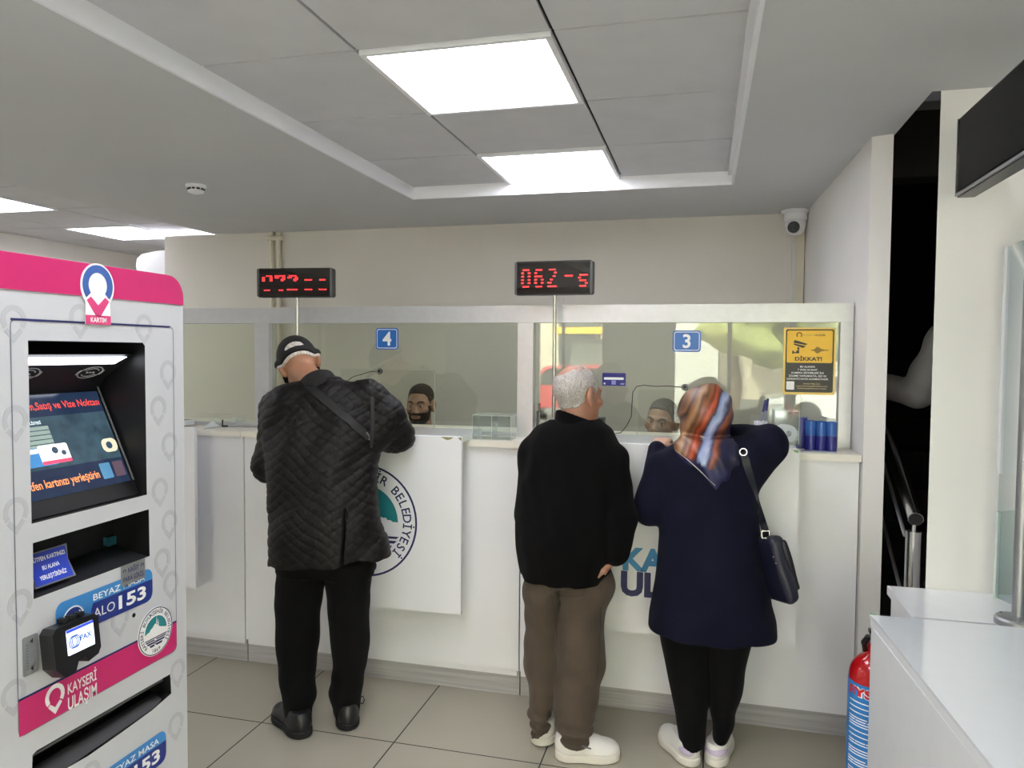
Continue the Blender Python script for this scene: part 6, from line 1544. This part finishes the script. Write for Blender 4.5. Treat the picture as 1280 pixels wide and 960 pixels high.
def clerk(px_, ptop, yv, yaw, pitch, roll, label, hair_m, skin, beard, lift, sc_, gaze, brd=0.0):
    hc = at(px_, ptop, y=yv); hc = hc - np.array([0, 0, .122 * sc_]); HR = rot(math.pi + yaw, pitch, roll)
    t = thing('person', label, 'person', (hc[0], yv + .05, 0))
    nb = hc + np.array([0, .045, -.17]); H = Head(hc, HR, sc_, .0028, neck=nb)
    x = hc[0]; y = yv + .06; zs = nb[2] - .07
    S = {'L': np.array([x + .19, y, zs]), 'R': np.array([x - .19, y, zs])}; E = {'L': np.array([x + .24, y - .06, zs - .27]), 'R': np.array([x - .24, y - .06, zs - .27])}; W = {'L': np.array([x + .14, y - .16, zs - .40]), 'R': np.array([x - .14, y - .16, zs - .40])}
    J = dict(pelvis=(x, y + .02, .58), chest=(x, y, zs - .1), neck=nb, shL=S['L'], shR=S['R'], elL=E['L'], elR=E['R'], wrL=W['L'], wrR=W['R'], hipL=(x + .1, y, .57), hipR=(x - .1, y, .57), knL=(x + .13, y - .36, .53), knR=(x - .13, y - .36, .53), anL=(x + .13, y - .33, .1), anR=(x - .13, y - .33, .1))
    body(t, H, J, skin, [(W['L'], (-.2, -.6, -.35), (0, .3, -1), 1, .25, E['L']), (W['R'], (.2, -.6, -.35), (0, 0, -1), -1, .25, E['R'])])
    H.eyes(t, gaze); H.brows(t, hair_m, brd)
    H.shell(lambda a, c_, d_: .0014 + .0065 * np.clip((d_ - .055) / .05, 0, 1), lambda a, c_, d_: hairline(a, c_, d_, lift) - .010 * np.clip((np.abs(a) - .028) / .02, 0, 1) * (c_ > .05), 'hair', hair_m, t, None, .0015)
    if beard:
        H.shell(.0026, lambda a, c_, d_: np.minimum(np.maximum(np.minimum(np.minimum(-.036 - d_ + .0 * a, c_ - .03), np.sqrt((a / .03) ** 2 + ((d_ + .062) / .012) ** 2) * .02 - .02 + 0 * c_), np.minimum(np.minimum(.004 - d_, d_ + .09), np.minimum(np.abs(a) - .048, np.minimum(c_ - .012, .055 - c_)))), (np.sqrt(((np.abs(a) - .084) / .02) ** 2 + ((c_ + .006) / .032) ** 2 + ((d_ + .002) / .042) ** 2) - 1) * .02), 'beard', hair_m, t, 'dark beard and moustache', .001)
    rows = [(.50, x, y + .02, .17, .13), (.7, x, y + .02, .18, .135), (.9, x, y + .01, .20, .135), (zs - .06, x, y, .21, .125), (zs + .03, x, y + .01, .16, .10), (zs + .075, x, y + .015, .085, .085)]
    lo = np.array([x - .4, y - .45, .45]); hi = np.array([x + .4, y + .3, zs + .12]); g = SG(lo, hi, .009); g.loft(rows)
    for s_ in 'LR': g.chain([S[s_], E[s_], seg(E[s_], W[s_], .9)], [.066, .056, .042], .03)
    g.wrinkle(.005, 22, 6); sdf_object('shirt', [g.mesh()], clothmat('dark_uniform', '202328'), t)
    g = SG(np.array([x - .3, y - .55, .06]), np.array([x + .3, y + .2, .75]), .010)
    for s_ in 'LR': g.chain([J['hip' + s_], J['kn' + s_], np.array(J['an' + s_]) + np.array([0, 0, .01])], [.10, .078, .06], .03)
    sdf_object('trousers', [g.mesh()], M_trb, t)
    for s_ in 'LR':
        a = J['an' + s_]; shoe(t, (a[0], a[1] + .06, 0), (a[0], a[1] - .21, 0), .1, M_bleather, M_blackm)
    return (x, y)
c4 = clerk(526, 481.5, 4.06, .04, .02, .0, 'person with dark hair, beard and moustache seated behind the glass of window 4', M_hdark, M_sk4, True, .004, .96, (0, -.35))
c3 = clerk(827.5, 500, 4.06, -.30, .0, .10, 'person with short greying hair and a frown seated behind the glass of window 3', M_hsalt, M_sk4, False, .006, .98, (-.2, .0), -.005)
chair(c4[0], c4[1] + .06, 'black office chair under the bearded clerk at window 4'); chair(c3[0], c3[1] + .06, 'black office chair under the frowning clerk at window 3')

# ------------------------------------------------------------------ person on the stairs, mostly hidden by the column
M_shirt = clothmat('white_shirt', 'd6d4d2', .8, .2, 300, .03); M_vest = clothmat('black_vest', '0e0e10')
yq = 3.72; zf = .17 * 2
eb = at(1128, 497, y=yq); x = eb[0] + .32; 
per = thing('person', 'person with a white sleeve and dark vest climbing the dark stairs', 'person', (x, yq, zf))
zs = zf + 1.38
hc = np.array([x, yq + .02, zf + 1.60]); nb = np.array([x, yq - .01, zf + 1.44]); H = Head(hc, rot(.2, .1, 0), 1.0, .004, neck=nb)
S = {'L': np.array([x - .17, yq, zs]), 'R': np.array([x + .17, yq, zs])}; E = {'L': at(1146, 492, y=yq + .02), 'R': np.array([x + .22, yq, zs - .28])}; W = {'L': at(1102, 484, y=yq + .16), 'R': np.array([x + .2, yq + .1, zs - .5])}
S['L'] = np.array([eb[0] + .17, yq, eb[2] + .27])
J = dict(pelvis=(x, yq, zf + .92), chest=(x, yq, zs - .1), neck=nb, shL=S['L'], shR=S['R'], elL=E['L'], elR=E['R'], wrL=W['L'], wrR=W['R'], hipL=(x - .09, yq, zf + .88), hipR=(x + .09, yq, zf + .88), knL=(x - .1, yq + .06, zf + .48), knR=(x + .1, yq + .02, zf + .46), anL=(x - .1, yq, zf + .09), anR=(x + .1, yq, zf + .09))
body(per, H, J, M_sk1, [(W['L'], (-.5, .7, .1), (0, 0, -1), -1, .5, E['L']), (W['R'], (0, .2, -1), (-1, 0, 0), 1, .3, E['R'])])
H.eyes(per); H.shell(.008, hairline, 'hair', M_hdark, per)
g = SG(np.array([x - .5, yq - .3, zf + .8]), np.array([x + .4, yq + .4, zf + 1.6]), .008)
for s_ in 'LR': g.chain([S[s_], E[s_], seg(E[s_], W[s_], .95)], [.08, .070, .062], .02)
g.wrinkle(.006, 35, 5); sdf_object('shirt_sleeves', [g.mesh()], M_shirt, per, 'loose white sleeves')
rows = [(zf + .86, x, yq, .17, .13), (zf + 1.1, x, yq, .17, .13), (zs - .06, x, yq, .20, .13), (zs + .03, x, yq, .15, .1), (zs + .07, x, yq, .08, .08)]
g = SG(np.array([x - .35, yq - .3, zf + .8]), np.array([x + .35, yq + .3, zf + 1.6]), .009); g.loft(rows); sdf_object('vest', [g.mesh()], M_vest, per, 'dark vest')
g = SG(np.array([x - .3, yq - .25, zf + .04]), np.array([x + .3, yq + .3, zf + 1.05]), .010); g.ell((x, yq, zf + .9), (.17, .13, .12))
for s_ in 'LR': g.chain([J['hip' + s_], J['kn' + s_], J['an' + s_]], [.09, .075, .06], .03)
sdf_object('trousers', [g.mesh()], M_trb, per)
# ------------------------------------------------------------------ the street outside, seen only in reflections
M_asph = mat('asphalt', '6a6a6a', .9); M_pave = mat('pavement', 'a9a59c', .9)
g = MB(); g.box(-26, 22, -26, Y0 - .16, -.25, -.06, M_asph); struct(g, 'ground_street')
g = MB(); g.box(-26, 22, -5.2, Y0 - .16, -.059, -.02, M_pave); struct(g, 'trim_pavement')
def car(x, y, col, label, L=4.2):
    t = thing('parked_car', label, 'car', (x, y, -.06), 'cars parked outside the shop windows')
    prof = [(-L / 2, .35), (-L / 2 + .05, .72), (-L * .30, .86), (-L * .17, 1.36), (L * .20, 1.40), (L * .38, .95), (L / 2 - .05, .82), (L / 2, .35)]
    m = mat('car_paint_' + col, col, .25, coat=.8)
    b = MB(); b.prism([(x + u, y - .82, z - .06 - .06) for u, z in prof], (0, 1.64, 0), m); b.build('car_body', t, bevel=.06)
    b = MB()
    b.prism([(x + u, y - .835, z - .12) for u, z in ((-L * .26, .9), (-L * .155, 1.3), (L * .17, 1.33), (L * .31, .95))], (0, 1.67, 0), M_gloss); b.build('side_windows', t)
    for u in (-L * .31, L * .31):
        for s_ in (-.74, .74):
            b = MB(); b.lathe([(0, -.1), (.31, -.1), (.32, 0), (.31, .1), (0, .1)], (x + u, y + s_, .26), M_blackm, 20, (0, 1, 0)); b.build('wheel', t)
car(-6.0, -8.6, 'd8d8d8', 'white hatchback parked outside at left, seen only as a reflection'); car(-11, -9.3, '8f9398', 'grey car parked outside at far left, seen only as a reflection')
car(-3.0, -11.6, 'b92a2c', 'red car parked outside, seen only as a reflection'); car(3.4, -10.8, 'e2e2e0', 'white car parked outside at right, seen only as a reflection')
t = thing('street_building', 'pale apartment building across the street, seen only as a reflection', 'building', (-2, -19, -.06))
M_bld = mat('building_render', 'd8cdb8', .9); M_bw = mat('building_windows', '39424a', .2)
b = MB(); b.box(.5, 16, -24, -21, -.06, 8, M_bld); b.build('wall', t)
b = MB(); b.box(-22, -3.5, -22, -17, -.06, 9, M_bld); b.build('wall', t)
b = MB(); b.box(-3.4, .4, -23, -18, -.06, 4.6, mat('building_pale', 'e6e4df', .9)); b.build('wall', t)
for k in range(9):
    for fl in range(3):
        b = MB(); xx_ = -21 + 2.05 * k; b.box(xx_, xx_ + 1.2, -17.0, -16.94, 1.2 + 2.7 * fl, 2.6 + 2.7 * fl, M_bw); b.build('building_window', t)
b = MB(); b.box(-4.6, -2.2, -17, -15.8, 2.15, 2.35, mat('awning_yellow', 'd9b53c', .8)); b.build('awning', t)
b = MB(); b.box(-4.2, -2.4, -17.0, -16.9, .4, 2.0, mat('shop_board', '8a8f8a', .8)); b.build('shop_board', t)
M_leaf = mat('leaf_green', '8a8f52', .8, var=.3, scale=4, bump=.6, bscale=8)
for k, (tx, ty, r) in enumerate(((5.0, -14.8, 1.4), (2.6, -18.0, 1.5), (.75, -14.2, 1.0))):
    t = thing('street_tree', ('broad', 'tallest', 'smallest')[k] + ' green tree across the street, seen only as a reflection', 'tree', (tx, ty, -.06), 'street trees')
    b = MB(); b.tube([(tx, ty, -.06), (tx + .1, ty, .8), (tx, ty, 1.5)], [.18, .14, .1], mat('bark', '5a4a3a', .9), 10); b.build('trunk', t)
    g = SG((tx - 2 * r, ty - 2 * r, .2), (tx + 2 * r, ty + 2 * r, 2 + 3 * r), .12); random.seed(k)
    for q in range(14): g.ell((tx + random.uniform(-.7, .7) * r, ty + random.uniform(-.7, .7) * r, 1.4 + r * .8 + random.uniform(-.6, .6) * r), np.array([.5, .5, .42]) * r * random.uniform(.8, 1.1), None, .2)
    g.wrinkle(.15, 6, k); sdf_object('crown', [g.mesh()], M_leaf, t)
